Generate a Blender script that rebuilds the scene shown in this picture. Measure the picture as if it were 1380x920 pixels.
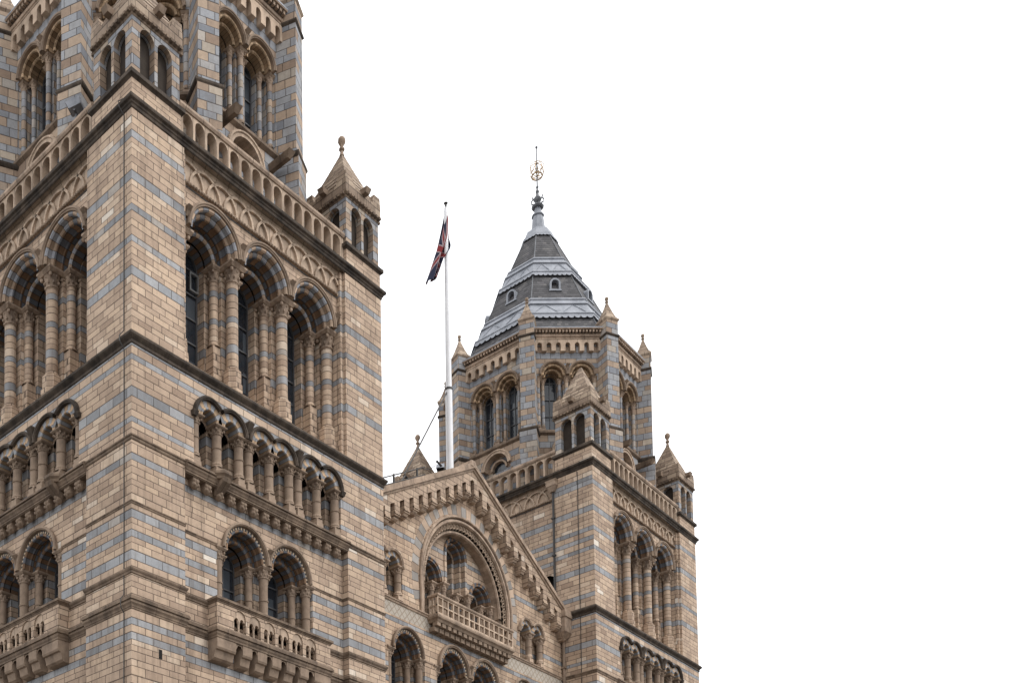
import bpy, bmesh, math, random
from mathutils import Vector, Matrix
from math import pi, sin, cos, tan, sqrt, radians, atan2
random.seed(7)
scene = bpy.context.scene
for o in list(bpy.data.objects): bpy.data.objects.remove(o)
COL = scene.collection

# ------------------------------------------------------------------ camera
PITCH, YAW, ROLL = radians(3.09510354), radians(-44.92384297), radians(-0.3215826)
F_PX, CX, CY = 1459.108, 335.508, 1332.827           # focal length and principal point at 1380 x 920
cam_data = bpy.data.cameras.new('camera')
cam = bpy.data.objects.new('camera', cam_data); COL.objects.link(cam)
cam_data.sensor_width = 36.0; cam_data.lens = 36.0 * F_PX / 1380.0
cam_data.shift_x = (690 - CX) / 1380.0
cam_data.shift_y = (CY - 460) / 1380.0
cam_data.clip_start = 0.1; cam_data.clip_end = 3000
cam.matrix_world = (Matrix.Translation((-19.4866, -24.3085, 1.6)) @ Matrix.Rotation(YAW, 4, 'Z')
                    @ Matrix.Rotation(pi / 2 + PITCH, 4, 'X') @ Matrix.Rotation(ROLL, 4, 'Z'))
scene.camera = cam

# ------------------------------------------------------------------ sky, sun, exposure
SUN_EL, SUN_AZ = radians(50), radians(158)            # azimuth clockwise from +Y
world = bpy.data.worlds.new('World'); scene.world = world; world.use_nodes = True
wn, wl = world.node_tree.nodes, world.node_tree.links
bg = wn['Background']
sky = wn.new('ShaderNodeTexSky'); sky.sky_type = 'NISHITA'; sky.sun_disc = False
sky.sun_elevation = SUN_EL; sky.sun_rotation = SUN_AZ; sky.dust_density = 5.0; sky.air_density = 1.0
hsv = wn.new('ShaderNodeHueSaturation'); hsv.inputs['Saturation'].default_value = 0.10
mixc = wn.new('ShaderNodeMix'); mixc.data_type = 'RGBA'; mixc.inputs[0].default_value = 0.88
mixc.inputs[7].default_value = (11.6, 11.75, 12.0, 1)   # even overcast cloud layer over the clear sky
wl.new(sky.outputs[0], hsv.inputs['Color']); wl.new(hsv.outputs[0], mixc.inputs[6])
wl.new(mixc.outputs[2], bg.inputs['Color']); bg.inputs['Strength'].default_value = 0.12
sun_d = bpy.data.lights.new('sun', 'SUN'); sun_d.energy = 1.1; sun_d.angle = radians(25); sun_d.color = (1.0, 0.97, 0.93)
sun = bpy.data.objects.new('sun', sun_d); COL.objects.link(sun)
sd = Vector((sin(SUN_AZ) * cos(SUN_EL), cos(SUN_AZ) * cos(SUN_EL), sin(SUN_EL)))
sun.rotation_euler = sd.to_track_quat('Z', 'Y').to_euler()
scene.view_settings.view_transform = 'Standard'; scene.view_settings.look = 'None'
scene.view_settings.exposure = 0.40; scene.view_settings.gamma = 1.0
scene.view_settings.use_curve_mapping = False
scene.render.engine = 'CYCLES'
scene.render.resolution_x = 1024; scene.render.resolution_y = 682

# ------------------------------------------------------------------ materials
def srgb(r, g, b):
    f = lambda c: (c / 255) / 12.92 if c / 255 <= 0.04045 else ((c / 255 + 0.055) / 1.055) ** 2.4
    return (f(r), f(g), f(b), 1)
class NT:
    def __init__(s, name):
        s.m = bpy.data.materials.new(name); s.m.use_nodes = True
        s.n, s.l = s.m.node_tree.nodes, s.m.node_tree.links
        s.b = s.n['Principled BSDF']
    def math(s, op, a, b=None, c=None):
        nd = s.n.new('ShaderNodeMath'); nd.operation = op
        for i, v in enumerate((a, b, c)):
            if v is None: continue
            if isinstance(v, (int, float)): nd.inputs[i].default_value = v
            else: s.l.new(v, nd.inputs[i])
        return nd.outputs[0]
    def ramp(s, fac, stops, const=False):
        nd = s.n.new('ShaderNodeValToRGB'); cr = nd.color_ramp
        if const: cr.interpolation = 'CONSTANT'
        while len(cr.elements) > 1: cr.elements.remove(cr.elements[-1])
        cr.elements[0].position = stops[0][0]; cr.elements[0].color = stops[0][1]
        for p, c in stops[1:]:
            e = cr.elements.new(p); e.color = c
        s.l.new(fac, nd.inputs[0]); return nd.outputs[0]
    def mix(s, fac, a, b, blend='MIX'):
        nd = s.n.new('ShaderNodeMix'); nd.data_type = 'RGBA'; nd.blend_type = blend
        for i, v in ((0, fac), (6, a), (7, b)):
            if isinstance(v, (int, float)): nd.inputs[i].default_value = v
            elif isinstance(v, tuple): nd.inputs[i].default_value = v
            else: s.l.new(v, nd.inputs[i])
        return nd.outputs[2]
    def noise(s, vec, scale, detail=4, rough=0.55):
        nd = s.n.new('ShaderNodeTexNoise'); nd.inputs['Scale'].default_value = scale
        nd.inputs['Detail'].default_value = detail; nd.inputs['Roughness'].default_value = rough
        if vec is not None: s.l.new(vec, nd.inputs['Vector'])
        return nd.outputs['Fac']
    def obj(s):
        return s.n.new('ShaderNodeTexCoord').outputs['Object']
    def vec(s, x, y, z):
        nd = s.n.new('ShaderNodeCombineXYZ')
        for i, v in enumerate((x, y, z)):
            if isinstance(v, (int, float)): nd.inputs[i].default_value = v
            else: s.l.new(v, nd.inputs[i])
        return nd.outputs[0]
    def scaled(s, v, sc):
        nd = s.n.new('ShaderNodeMapping'); nd.inputs['Scale'].default_value = sc
        s.l.new(v, nd.inputs['Vector']); return nd.outputs[0]
    def white(s, v):
        nd = s.n.new('ShaderNodeTexWhiteNoise'); nd.noise_dimensions = '3D'
        s.l.new(v, nd.inputs['Vector']); return nd.outputs['Value'], nd.outputs['Color']
    def bump(s, h, strength=0.4, dist=0.02):
        nd = s.n.new('ShaderNodeBump'); nd.inputs['Strength'].default_value = strength
        nd.inputs['Distance'].default_value = dist
        s.l.new(h, nd.inputs['Height']); s.l.new(nd.outputs[0], s.b.inputs['Normal'])
    def done(s, col, rough=0.85):
        if isinstance(col, tuple): s.b.inputs['Base Color'].default_value = col
        else: s.l.new(col, s.b.inputs['Base Color'])
        s.b.inputs['Roughness'].default_value = rough
        if rough > .6: s.b.inputs['Specular IOR Level'].default_value = 0.25
        return s.m

TAN = [(0.0, srgb(154, 133, 116)), (0.10, srgb(166, 145, 127)), (0.4, srgb(178, 156, 137)), (0.65, srgb(184, 162, 142)),
       (0.88, srgb(191, 168, 146)), (0.97, srgb(197, 178, 159)), (0.994, srgb(208, 194, 179)), (1.0, srgb(218, 208, 196))]
BLUE = [(0.0, srgb(126, 128, 132)), (0.3, srgb(138, 140, 144)), (0.65, srgb(149, 151, 155)), (0.92, srgb(161, 162, 165)), (1.0, srgb(164, 156, 148))]
LBLUE = [(0.0, srgb(122, 125, 132)), (0.4, srgb(140, 143, 149)), (0.8, srgb(156, 158, 163)), (0.9, srgb(162, 154, 145)), (1.0, srgb(172, 158, 142))]
LTAN = [(0.0, srgb(140, 121, 106)), (0.35, srgb(160, 141, 124)), (0.7, srgb(176, 156, 137)), (0.78, srgb(146, 148, 152)), (0.92, srgb(154, 154, 156)), (1.0, srgb(190, 175, 157))]
MORTAR = srgb(54, 44, 37)

def course_warp(v): return v + 0.045 * sin(3.7 * v + 0.6) + 0.022 * sin(10.3 * v)
def brickwork(name, h, w, bands=None, zlo=10.0, zhi=31.0, parity=False, tan_=TAN, blue=BLUE, stain=0.6, dirt=srgb(92, 78, 66)):
    t = NT(name)
    uv = t.n.new('ShaderNodeUVMap'); sep = t.n.new('ShaderNodeSeparateXYZ'); t.l.new(uv.outputs[0], sep.inputs[0])
    u, v = sep.outputs[0], sep.outputs[1]
    vw = t.math('ADD', v, t.math('ADD', t.math('MULTIPLY', t.math('SINE', t.math('MULTIPLY_ADD', v, 3.7, 0.6)), 0.045), t.math('MULTIPLY', t.math('SINE', t.math('MULTIPLY', v, 10.3)), 0.022)))
    vr = t.math('DIVIDE', vw, h); row = t.math('FLOOR', vr); fy = t.math('FRACT', vr)
    oi = t.n.new('ShaderNodeObjectInfo').outputs['Random']
    rr, _ = t.white(t.vec(row, 3.1, 7.7))
    off = t.math('MULTIPLY_ADD', row, 0.5, t.math('MULTIPLY', rr, 0.22))
    # bricks of two lengths: courses stretch by up to a quarter
    wr = t.math('MULTIPLY_ADD', rr, 0.28 * w, 0.84 * w)
    uu = t.math('ADD', t.math('DIVIDE', u, wr), off)
    col = t.math('FLOOR', uu); fx = t.math('FRACT', uu)
    r1, c1 = t.white(t.vec(col, row, t.math('MULTIPLY', oi, 53.0)))
    dx = t.math('MULTIPLY', t.math('MINIMUM', fx, t.math('SUBTRACT', 1.0, fx)), wr)
    dy = t.math('MULTIPLY', t.math('MINIMUM', fy, t.math('SUBTRACT', 1.0, fy)), h)
    dd = t.math('MINIMUM', dx, dy)
    wob = t.noise(t.obj(), 9.0, 2)
    dd = t.math('ADD', dd, t.math('MULTIPLY', t.math('SUBTRACT', wob, 0.5), 0.010))
    joint = t.math('SMOOTH_MIN', t.math('DIVIDE', dd, 0.019), 1.0, 0.2)      # 0 in the joint, 1 on the brick
    joint = t.math('MAXIMUM', joint, 0.0)
    base = t.ramp(r1, tan_)
    sep2 = t.n.new('ShaderNodeSeparateColor'); t.l.new(c1, sep2.inputs[0])
    bl = t.ramp(sep2.outputs[1], blue)
    if parity:
        par = t.math('MODULO', t.math('ADD', row, 1000.0), 2.0)
        skip, _ = t.white(t.vec(row, 11.3, 2.0))
        mask = t.math('MULTIPLY', par, t.math('GREATER_THAN', skip, 0.10))
    elif bands:
        ks = sorted(set(int(math.floor(course_warp(b) / h)) for b in bands))
        mask = None
        for i in range(0, len(ks), 14):
            stops = [(0.0, (0, 0, 0, 1))]
            for k in ks[i:i + 14]:
                stops.append((((k - 0.0) * h - zlo) / (zhi - zlo), (1, 1, 1, 1)))
                stops.append((((k + 1.0) * h - zlo) / (zhi - zlo), (0, 0, 0, 1)))
            mid = t.math('MULTIPLY_ADD', t.math('ADD', row, 0.5), h / (zhi - zlo), -zlo / (zhi - zlo))
            m_ = t.ramp(mid, stops, True)
            mask = m_ if mask is None else t.math('MAXIMUM', mask, m_)
    else: mask = None
    c = base if mask is None else t.mix(mask, base, bl)
    # within-brick mottling, rain streaks and soot
    ob = t.obj()
    mott = t.noise(t.scaled(ob, (1, 1, 1)), 6.0, 5, 0.7)
    c = t.mix(1.0, c, t.ramp(mott, [(0.25, (0.82, 0.81, 0.80, 1)), (0.6, (1.03, 1.02, 1.0, 1)), (0.8, (1.1, 1.08, 1.06, 1))]), 'MULTIPLY')
    big = t.noise(ob, 0.35, 4, 0.6)
    c = t.mix(1.0, c, t.ramp(big, [(0.35, (0.86, 0.85, 0.84, 1)), (0.65, (1.06, 1.06, 1.06, 1))]), 'MULTIPLY')
    grain = t.noise(ob, 19.0, 2, 0.9)
    c = t.mix(1.0, c, t.ramp(grain, [(0.25, (0.90, 0.90, 0.90, 1)), (0.75, (1.08, 1.08, 1.08, 1))]), 'MULTIPLY')
    streak = t.noise(t.scaled(ob, (2.6, 2.6, 0.20)), 1.0, 7, 0.7)
    st = t.math('MULTIPLY', t.ramp(streak, [(0.50, (0, 0, 0, 1)), (0.72, (1, 1, 1, 1))]), stain)
    c = t.mix(st, c, dirt)
    c = t.mix(t.math('SUBTRACT', 1.0, joint), c, MORTAR)
    fine = t.noise(ob, 30.0, 3, 0.6)
    hgt = t.math('ADD', t.math('MULTIPLY', joint, 1.0), t.math('MULTIPLY', fine, 0.35))
    hgt = t.math('ADD', hgt, t.math('MULTIPLY', sep2.outputs[2], 0.25))
    t.bump(hgt, 0.6, 0.012)
    return t.done(c, 0.82)

H0 = 0.2156
MAIN_BANDS = [28.87, 27.58, 26.72, 25.76, 24.81, 22.47, 22.04, 20.88, 20.16, 18.98, 17.22, 16.64, 16.16, 14.03, 13.55, 12.2, 11.8]
M = {}
M['stone'] = brickwork('banded_stone', H0, 0.60, MAIN_BANDS)
M['stone_plain'] = brickwork('tan_block_stone', H0, 0.60, None)
M['stone_far'] = brickwork('banded_stone_plain_face', H0, 0.60, MAIN_BANDS + [29.2, 26.1, 23.4])
M['gable'] = brickwork('gable_stone', H0, 0.56, [22.5, 18.92, 20.3, 17.0, 16.4], tan_=[(p, (c[0] * 1.0, c[1] * .98, c[2] * .95, 1)) for p, c in TAN])
M['tymp'] = brickwork('tympanum_stone', H0, 0.56, [22.2, 23.3, 21.3, 24.2])
M['lantern'] = brickwork('striped_lantern_stone', 0.30, 0.55, parity=True, tan_=LTAN, blue=LBLUE, stain=0.35)
M['turret'] = brickwork('turret_stripe_stone', 0.235, 0.42, parity=True, tan_=LTAN, blue=LBLUE, stain=0.35)
M['roofstone'] = brickwork('turret_roof_stone', 0.2, 0.5, None, tan_=[(0.0, srgb(130, 113, 99)), (0.5, srgb(156, 138, 121)), (1.0, srgb(182, 164, 145))], stain=0.7)

def plain(name, c0, c1, soot=0.3, sootc=srgb(58, 48, 41), scale=2.0, joints=0.0, bumps=0.35):
    t = NT(name); ob = t.obj()
    n1 = t.noise(ob, scale, 6, 0.65)
    c = t.mix(t.ramp(n1, [(0.3, (0, 0, 0, 1)), (0.7, (1, 1, 1, 1))]), c0, c1)
    n2 = t.noise(t.scaled(ob, (1.3, 1.3, 0.5)), 1.7, 7, 0.7)
    c = t.mix(t.math('MULTIPLY', t.ramp(n2, [(0.45, (0, 0, 0, 1)), (0.68, (1, 1, 1, 1))]), soot), c, sootc)
    h = t.math('ADD', t.noise(ob, 22.0, 4, 0.6), t.math('MULTIPLY', n1, 0.5))
    if joints:
        uv = t.n.new('ShaderNodeUVMap'); sep = t.n.new('ShaderNodeSeparateXYZ'); t.l.new(uv.outputs[0], sep.inputs[0])
        uu = t.math('DIVIDE', sep.outputs[0], joints); fx = t.math('FRACT', uu)
        r, _ = t.white(t.vec(t.math('FLOOR', uu), 1.0, 2.0))
        c = t.mix(1.0, c, t.ramp(r, [(0, (0.8, 0.79, 0.78, 1)), (1, (1.12, 1.1, 1.08, 1))]), 'MULTIPLY')
        d = t.math('MULTIPLY', t.math('MINIMUM', fx, t.math('SUBTRACT', 1.0, fx)), joints)
        j = t.math('LESS_THAN', d, 0.010)
        c = t.mix(t.math('MULTIPLY', j, 0.7), c, MORTAR)
        h = t.math('SUBTRACT', h, t.math('MULTIPLY', j, 0.8))
    t.bump(h, bumps, 0.012)
    return t.done(c, 0.85)
M['dark'] = plain('sooty_shaded_moulding', srgb(52, 46, 41), srgb(92, 81, 71), 0.85, srgb(28, 25, 23), joints=0.9)  # soot, plus underside shade put into the near-black colour
M['string'] = plain('weathered_brown_moulding', srgb(94, 80, 69), srgb(138, 120, 103), 0.7, srgb(52, 44, 38), joints=0.9)
M['trim'] = plain('tan_moulding', srgb(146, 127, 111), srgb(182, 161, 142), 0.55, joints=0.75)
M['carved'] = plain('carved_terracotta', srgb(132, 114, 99), srgb(172, 151, 132), 0.65, scale=4.0)
M['light'] = plain('pale_terracotta', srgb(164, 144, 126), srgb(194, 174, 154), 0.45, joints=0.52)
M['brown'] = plain('brown_terracotta', srgb(120, 103, 88), srgb(156, 136, 118), 0.5)
M['diaper'] = None

def voussoir(name, cA, cB, cells=0.36, checker=True, vary=0.35, soot=.2):
    t = NT(name); uv = t.n.new('ShaderNodeUVMap'); sep = t.n.new('ShaderNodeSeparateXYZ'); t.l.new(uv.outputs[0], sep.inputs[0])
    u, v = sep.outputs[0], sep.outputs[1]
    iu = t.math('FLOOR', u); fx = t.math('FRACT', u)
    vv = t.math('DIVIDE', v, cells); iv = t.math('FLOOR', vv); fy = t.math('FRACT', vv)
    s_ = t.math('ADD', iu, iv) if checker else iu
    par = t.math('MODULO', t.math('ADD', s_, 1000.0), 2.0)
    r, c1 = t.white(t.vec(iu, iv, 4.0))
    oi = t.n.new('ShaderNodeObjectInfo').outputs['Random']
    a = t.ramp(r, [(0, tuple(x * (1 - vary) for x in cA[:3]) + (1,)), (1, tuple(min(1, x * (1 + vary * .6)) for x in cA[:3]) + (1,))])
    b = t.ramp(r, [(0, tuple(x * (1 - vary) for x in cB[:3]) + (1,)), (1, tuple(min(1, x * (1 + vary * .6)) for x in cB[:3]) + (1,))])
    c = t.mix(par, a, b)
    d = t.math('MINIMUM', fx, t.math('SUBTRACT', 1.0, fx))
    j = t.math('LESS_THAN', d, 0.045)
    if checker: j = t.math('MAXIMUM', j, t.math('LESS_THAN', t.math('MINIMUM', fy, t.math('SUBTRACT', 1.0, fy)), 0.03))
    n = t.noise(t.obj(), 3.0, 6, 0.7)
    c = t.mix(1.0, c, t.ramp(n, [(0.3, (0.75, 0.74, 0.73, 1)), (0.7, (1.1, 1.08, 1.06, 1))]), 'MULTIPLY')
    c = t.mix(t.math('MULTIPLY', j, 0.75), c, MORTAR)
    t.bump(t.math('SUBTRACT', t.noise(t.obj(), 24.0, 3), t.math('MULTIPLY', j, 0.8)), 0.4, 0.012)
    return t.done(c, 0.8)
M['vous'] = voussoir('shaded_striped_voussoirs', srgb(134, 108, 86), srgb(102, 105, 112))  # soffit shade put into the darker stripe colours
M['vousL'] = voussoir('pale_striped_voussoirs', srgb(176, 151, 124), srgb(146, 148, 152), checker=False)
M['vousR'] = voussoir('lit_roll_voussoirs', srgb(182, 159, 138), srgb(156, 159, 166), checker=False)  # paler copy for outward faces: light and roll highlights in the colour
M['vousG'] = voussoir('gable_voussoirs', srgb(178, 156, 136), srgb(156, 151, 146), checker=False)
M['vousT'] = voussoir('tan_voussoirs', srgb(176, 151, 123), srgb(162, 137, 110), checker=False)
M['bead'] = voussoir('dogtooth_beads', srgb(196, 178, 154), srgb(62, 58, 60), checker=False, vary=.2)

def diaper():
    t = NT('pale_diaper_tiles'); uv = t.n.new('ShaderNodeUVMap'); sep = t.n.new('ShaderNodeSeparateXYZ'); t.l.new(uv.outputs[0], sep.inputs[0])
    a = t.math('DIVIDE', t.math('ADD', sep.outputs[0], sep.outputs[1]), 0.34)
    b = t.math('DIVIDE', t.math('SUBTRACT', sep.outputs[0], sep.outputs[1]), 0.34)
    fa = t.math('ABSOLUTE', t.math('SUBTRACT', t.math('FRACT', a), 0.5)); fb = t.math('ABSOLUTE', t.math('SUBTRACT', t.math('FRACT', b), 0.5))
    ridge = t.math('GREATER_THAN', t.math('MAXIMUM', fa, fb), 0.40)
    n = t.noise(t.obj(), 3.0, 6, 0.7)
    c = t.mix(n, srgb(142, 134, 124), srgb(192, 182, 168))
    c = t.mix(t.math('MULTIPLY', ridge, 0.5), c, srgb(120, 100, 82))
    t.bump(t.math('ADD', t.math('MULTIPLY', ridge, -1.0), n), 0.6, 0.02)
    return t.done(c)
M['diaper'] = diaper()

def slate():
    t = NT('slate_courses'); uv = t.n.new('ShaderNodeUVMap'); sep = t.n.new('ShaderNodeSeparateXYZ'); t.l.new(uv.outputs[0], sep.inputs[0])
    vr = t.math('DIVIDE', sep.outputs[1], 0.17); row = t.math('FLOOR', vr); fy = t.math('FRACT', vr)
    uu = t.math('ADD', t.math('DIVIDE', sep.outputs[0], 0.20), t.math('MULTIPLY', row, 0.5)); fx = t.math('FRACT', uu)
    r, _ = t.white(t.vec(t.math('FLOOR', uu), row, 0.0))
    c = t.ramp(r, [(0, srgb(66, 65, 67)), (0.5, srgb(78, 77, 79)), (0.9, srgb(90, 88, 90)), (1, srgb(104, 101, 100))])
    j = t.math('LESS_THAN', fy, 0.30); j2 = t.math('LESS_THAN', fx, 0.06)
    c = t.mix(t.math('MAXIMUM', t.math('MULTIPLY', j, 0.8), t.math('MULTIPLY', j2, 0.5)), c, srgb(34, 33, 34))
    n = t.noise(t.obj(), 1.4, 5, 0.6); c = t.mix(t.ramp(n, [(0.5, (0, 0, 0, 1)), (0.8, (0.3, 0.3, 0.3, 1))]), c, srgb(112, 110, 107))
    t.bump(t.math('ADD', fy, t.math('MULTIPLY', r, 0.3)), 0.7, 0.02)
    return t.done(c, 0.7)
M['slate'] = slate()
def simple(name, c0, c1, rough=0.6, metal=0.0, scale=3.0, bumps=0.15):
    t = NT(name); n = t.noise(t.obj(), scale, 6, 0.65)
    c = t.mix(t.ramp(n, [(0.3, (0, 0, 0, 1)), (0.7, (1, 1, 1, 1))]), c0, c1)
    t.bump(n, bumps, 0.01); t.b.inputs['Metallic'].default_value = metal
    m = t.done(c, rough); t.b.inputs['Roughness'].default_value = rough; return m
M['lead'] = simple('weathered_lead', srgb(104, 108, 116), srgb(152, 155, 162), 0.5, scale=2.0)
M['lead_dark'] = simple('dark_lead', srgb(70, 72, 76), srgb(112, 114, 118), 0.5)
M['iron'] = simple('black_iron', srgb(40, 38, 37), srgb(62, 58, 55), 0.6)
M['gild'] = simple('gilded_metal', srgb(150, 118, 76), srgb(184, 150, 104), 0.45, 0.5)
M['paint'] = simple('white_painted_pole', srgb(206, 206, 208), srgb(226, 226, 228), 0.4, scale=1.0)
M['frame'] = simple('dark_window_frame', srgb(58, 58, 60), srgb(84, 84, 86), 0.5)
M['frameW'] = simple('white_window_frame', srgb(104, 104, 104), srgb(128, 128, 127), 0.5)
def glass():
    t = NT('dark_window_glass'); uv = t.n.new('ShaderNodeUVMap'); sep = t.n.new('ShaderNodeSeparateXYZ'); t.l.new(uv.outputs[0], sep.inputs[0])
    r, cc = t.white(t.vec(t.math('FLOOR', t.math('DIVIDE', sep.outputs[0], 0.53)), t.math('FLOOR', t.math('DIVIDE', sep.outputs[1], 0.72)), 1.0))
    n = t.noise(t.obj(), 1.6, 4)
    c = t.mix(n, srgb(20, 23, 28), srgb(50, 55, 62))
    c = t.mix(t.math('MULTIPLY', t.math('GREATER_THAN', r, 0.84), 0.6), c, srgb(84, 90, 96))  # some panes paler, a reflection put into the colour
    t.done(c, 0.12); t.b.inputs['Roughness'].default_value = 0.10
    t.bump(t.math('ADD', n, t.math('MULTIPLY', r, 0.6)), 0.35, 0.08); return t.m
M['glass'] = glass()
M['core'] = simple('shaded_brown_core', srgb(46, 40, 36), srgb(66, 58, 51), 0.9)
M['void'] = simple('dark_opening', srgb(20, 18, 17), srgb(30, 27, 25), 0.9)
M['ground'] = simple('dark_asphalt', srgb(84, 82, 79), srgb(104, 101, 97), 0.9, scale=0.5)

# ------------------------------------------------------------------ mesh builder
class MB:
    def __init__(s): s.v = []; s.f = []; s.uv = []; s.mi = []
    def face(s, pts, uv=None, mi=0):
        i = len(s.v); s.v.extend([tuple(p) for p in pts]); s.f.append(tuple(range(i, i + len(pts))))
        if uv is None:
            P = [Vector(p) for p in pts]; n = Vector((0, 0, 0))
            for k in range(1, len(P) - 1): n += (P[k] - P[0]).cross(P[k + 1] - P[0])
            ax, ay, az = abs(n.x), abs(n.y), abs(n.z)
            if az > 3 * max(ax, ay): uv = [(p[0], p[1]) for p in pts]
            elif ay >= ax: uv = [(p[0], p[2]) for p in pts]
            else: uv = [(p[1], p[2]) for p in pts]
        s.uv.append(list(uv)); s.mi.append(mi)
    def box(s, x0, x1, y0, y1, z0, z1, mi=0, skip=''):
        a = [(x0, y0, z0), (x1, y0, z0), (x1, y1, z0), (x0, y1, z0), (x0, y0, z1), (x1, y0, z1), (x1, y1, z1), (x0, y1, z1)]
        for k, q in (('b', (0, 3, 2, 1)), ('t', (4, 5, 6, 7)), ('f', (0, 1, 5, 4)), ('r', (1, 2, 6, 5)), ('k', (2, 3, 7, 6)), ('l', (3, 0, 4, 7))):
            if k not in skip: s.face([a[i] for i in q], mi=mi)
    def taper(s, x0, x1, y0, y1, z0, X0, X1, Y0, Y1, z1, mi=0):
        a = [(x0, y0, z0), (x1, y0, z0), (x1, y1, z0), (x0, y1, z0), (X0, Y0, z1), (X1, Y0, z1), (X1, Y1, z1), (X0, Y1, z1)]
        for q in ((0, 3, 2, 1), (4, 5, 6, 7), (0, 1, 5, 4), (1, 2, 6, 5), (2, 3, 7, 6), (3, 0, 4, 7)): s.face([a[i] for i in q], mi=mi)
    def prism(s, poly, y0, y1, mi=0):          # poly in (x, z), extruded along y
        n = len(poly)
        s.face([(x, y0, z) for x, z in poly], mi=mi); s.face([(x, y1, z) for x, z in reversed(poly)], mi=mi)
        for i in range(n):
            (x0, z0), (x1, z1) = poly[i], poly[(i + 1) % n]
            s.face([(x0, y0, z0), (x0, y1, z0), (x1, y1, z1), (x1, y0, z1)], mi=mi)
    def prism_x(s, poly, x0, x1, mi=0):        # poly in (y, z), extruded along x
        n = len(poly)
        s.face([(x0, y, z) for y, z in poly], mi=mi); s.face([(x1, y, z) for y, z in reversed(poly)], mi=mi)
        for i in range(n):
            (a0, z0), (a1, z1) = poly[i], poly[(i + 1) % n]
            s.face([(x0, a0, z0), (x1, a0, z0), (x1, a1, z1), (x0, a1, z1)], mi=mi)
    def lathe(s, cx, cy, prof, n=12, mi=0, ucon=None, rot=0.0, cap=True):
        for i in range(n):
            a0, a1 = 2 * pi * i / n + rot, 2 * pi * (i + 1) / n + rot
            for (r0, z0), (r1, z1) in zip(prof, prof[1:]):
                if abs(r0 - r1) < 1e-9 and abs(z0 - z1) < 1e-9: continue
                p = [(cx + r0 * cos(a0), cy + r0 * sin(a0), z0), (cx + r0 * cos(a1), cy + r0 * sin(a1), z0),
                     (cx + r1 * cos(a1), cy + r1 * sin(a1), z1), (cx + r1 * cos(a0), cy + r1 * sin(a0), z1)]
                if ucon is not None: uv = [(ucon, z0), (ucon, z0), (ucon, z1), (ucon, z1)]
                else: uv = [(i * .1, z0), (i * .1 + .1, z0), (i * .1 + .1, z1), (i * .1, z1)]
                if r0 < 1e-6: p, uv = p[1:], uv[1:]
                elif r1 < 1e-6: p, uv = p[:3], uv[:3]
                s.face(p, uv, mi)
        if cap:
            for (r, z) in (prof[0], prof[-1]):
                if r > 1e-6: s.face([(cx + r * cos(2 * pi * i / n + rot), cy + r * sin(2 * pi * i / n + rot), z) for i in range(n)], mi=mi)
    def skin(s, spans, d, mi=0):
        """front skin at depth d: spans of (x0, x1, bottom(x), top(x), steps)"""
        for x0, x1, fb, ft, n in spans:
            fb_ = fb if callable(fb) else (lambda x, q=fb: q); ft_ = ft if callable(ft) else (lambda x, q=ft: q)
            for i in range(n):
                # cosine spacing keeps arch shoulders round
                ta = 0.5 - 0.5 * cos(pi * i / n) if n > 1 else 0.0; tb = 0.5 - 0.5 * cos(pi * (i + 1) / n) if n > 1 else 1.0
                a, b = x0 + (x1 - x0) * ta, x0 + (x1 - x0) * tb
                s.face([(a, d, fb_(a)), (b, d, fb_(b)), (b, d, ft_(b)), (a, d, ft_(a))], mi=mi)
    def ring(s, c, zs, r0, r1, d0, d1, a0=0.0, a1=pi, n=20, vn=None, mi=0, back=False):
        """solid archivolt between radii r0 < r1, from depth d0 (front) to d1"""
        vn = vn or max(6, int((a1 - a0) * r1 / 0.26))
        P = lambda r, a, d: (c + r * cos(a), d, zs + r * sin(a))
        for i in range(n):
            a, b = a0 + (a1 - a0) * i / n, a0 + (a1 - a0) * (i + 1) / n
            ua, ub = vn * i / n, vn * (i + 1) / n
            s.face([P(r0, a, d0), P(r1, a, d0), P(r1, b, d0), P(r0, b, d0)], [(ua, 0.05), (ua, .2), (ub, .2), (ub, 0.05)], mi)
            s.face([P(r0, a, d0), P(r0, b, d0), P(r0, b, d1), P(r0, a, d1)], [(ua, .0), (ub, .0), (ub, d1 - d0), (ua, d1 - d0)], mi)
            s.face([P(r1, a, d0), P(r1, a, d1), P(r1, b, d1), P(r1, b, d0)], [(ua, .05), (ua, .2), (ub, .2), (ub, .05)], mi)
            if back: s.face([P(r0, a, d1), P(r1, a, d1), P(r1, b, d1), P(r0, b, d1)], [(ua, 0.05), (ua, .2), (ub, .2), (ub, 0.05)], mi)
        for a, u_ in ((a0, 0), (a1, vn)):
            s.face([P(r0, a, d0), P(r1, a, d0), P(r1, a, d1), P(r0, a, d1)], [(u_ + .5, .1)] * 4, mi)
    def roll(s, c, zs, r, d, rad, a0=0.0, a1=pi, n=20, k=6, vn=None, mi=0):
        vn = vn or max(6, int((a1 - a0) * r / 0.26))
        for i in range(n):
            a, b = a0 + (a1 - a0) * i / n, a0 + (a1 - a0) * (i + 1) / n
            for j in range(k):
                t0, t1 = 2 * pi * j / k, 2 * pi * (j + 1) / k
                Q = lambda an, t_: (c + (r + rad * cos(t_)) * cos(an), d + rad * sin(t_), zs + (r + rad * cos(t_)) * sin(an))
                s.face([Q(a, t0), Q(a, t1), Q(b, t1), Q(b, t0)], [(vn * i / n, .1), (vn * i / n, .1), (vn * (i + 1) / n, .1), (vn * (i + 1) / n, .1)], mi)
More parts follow.
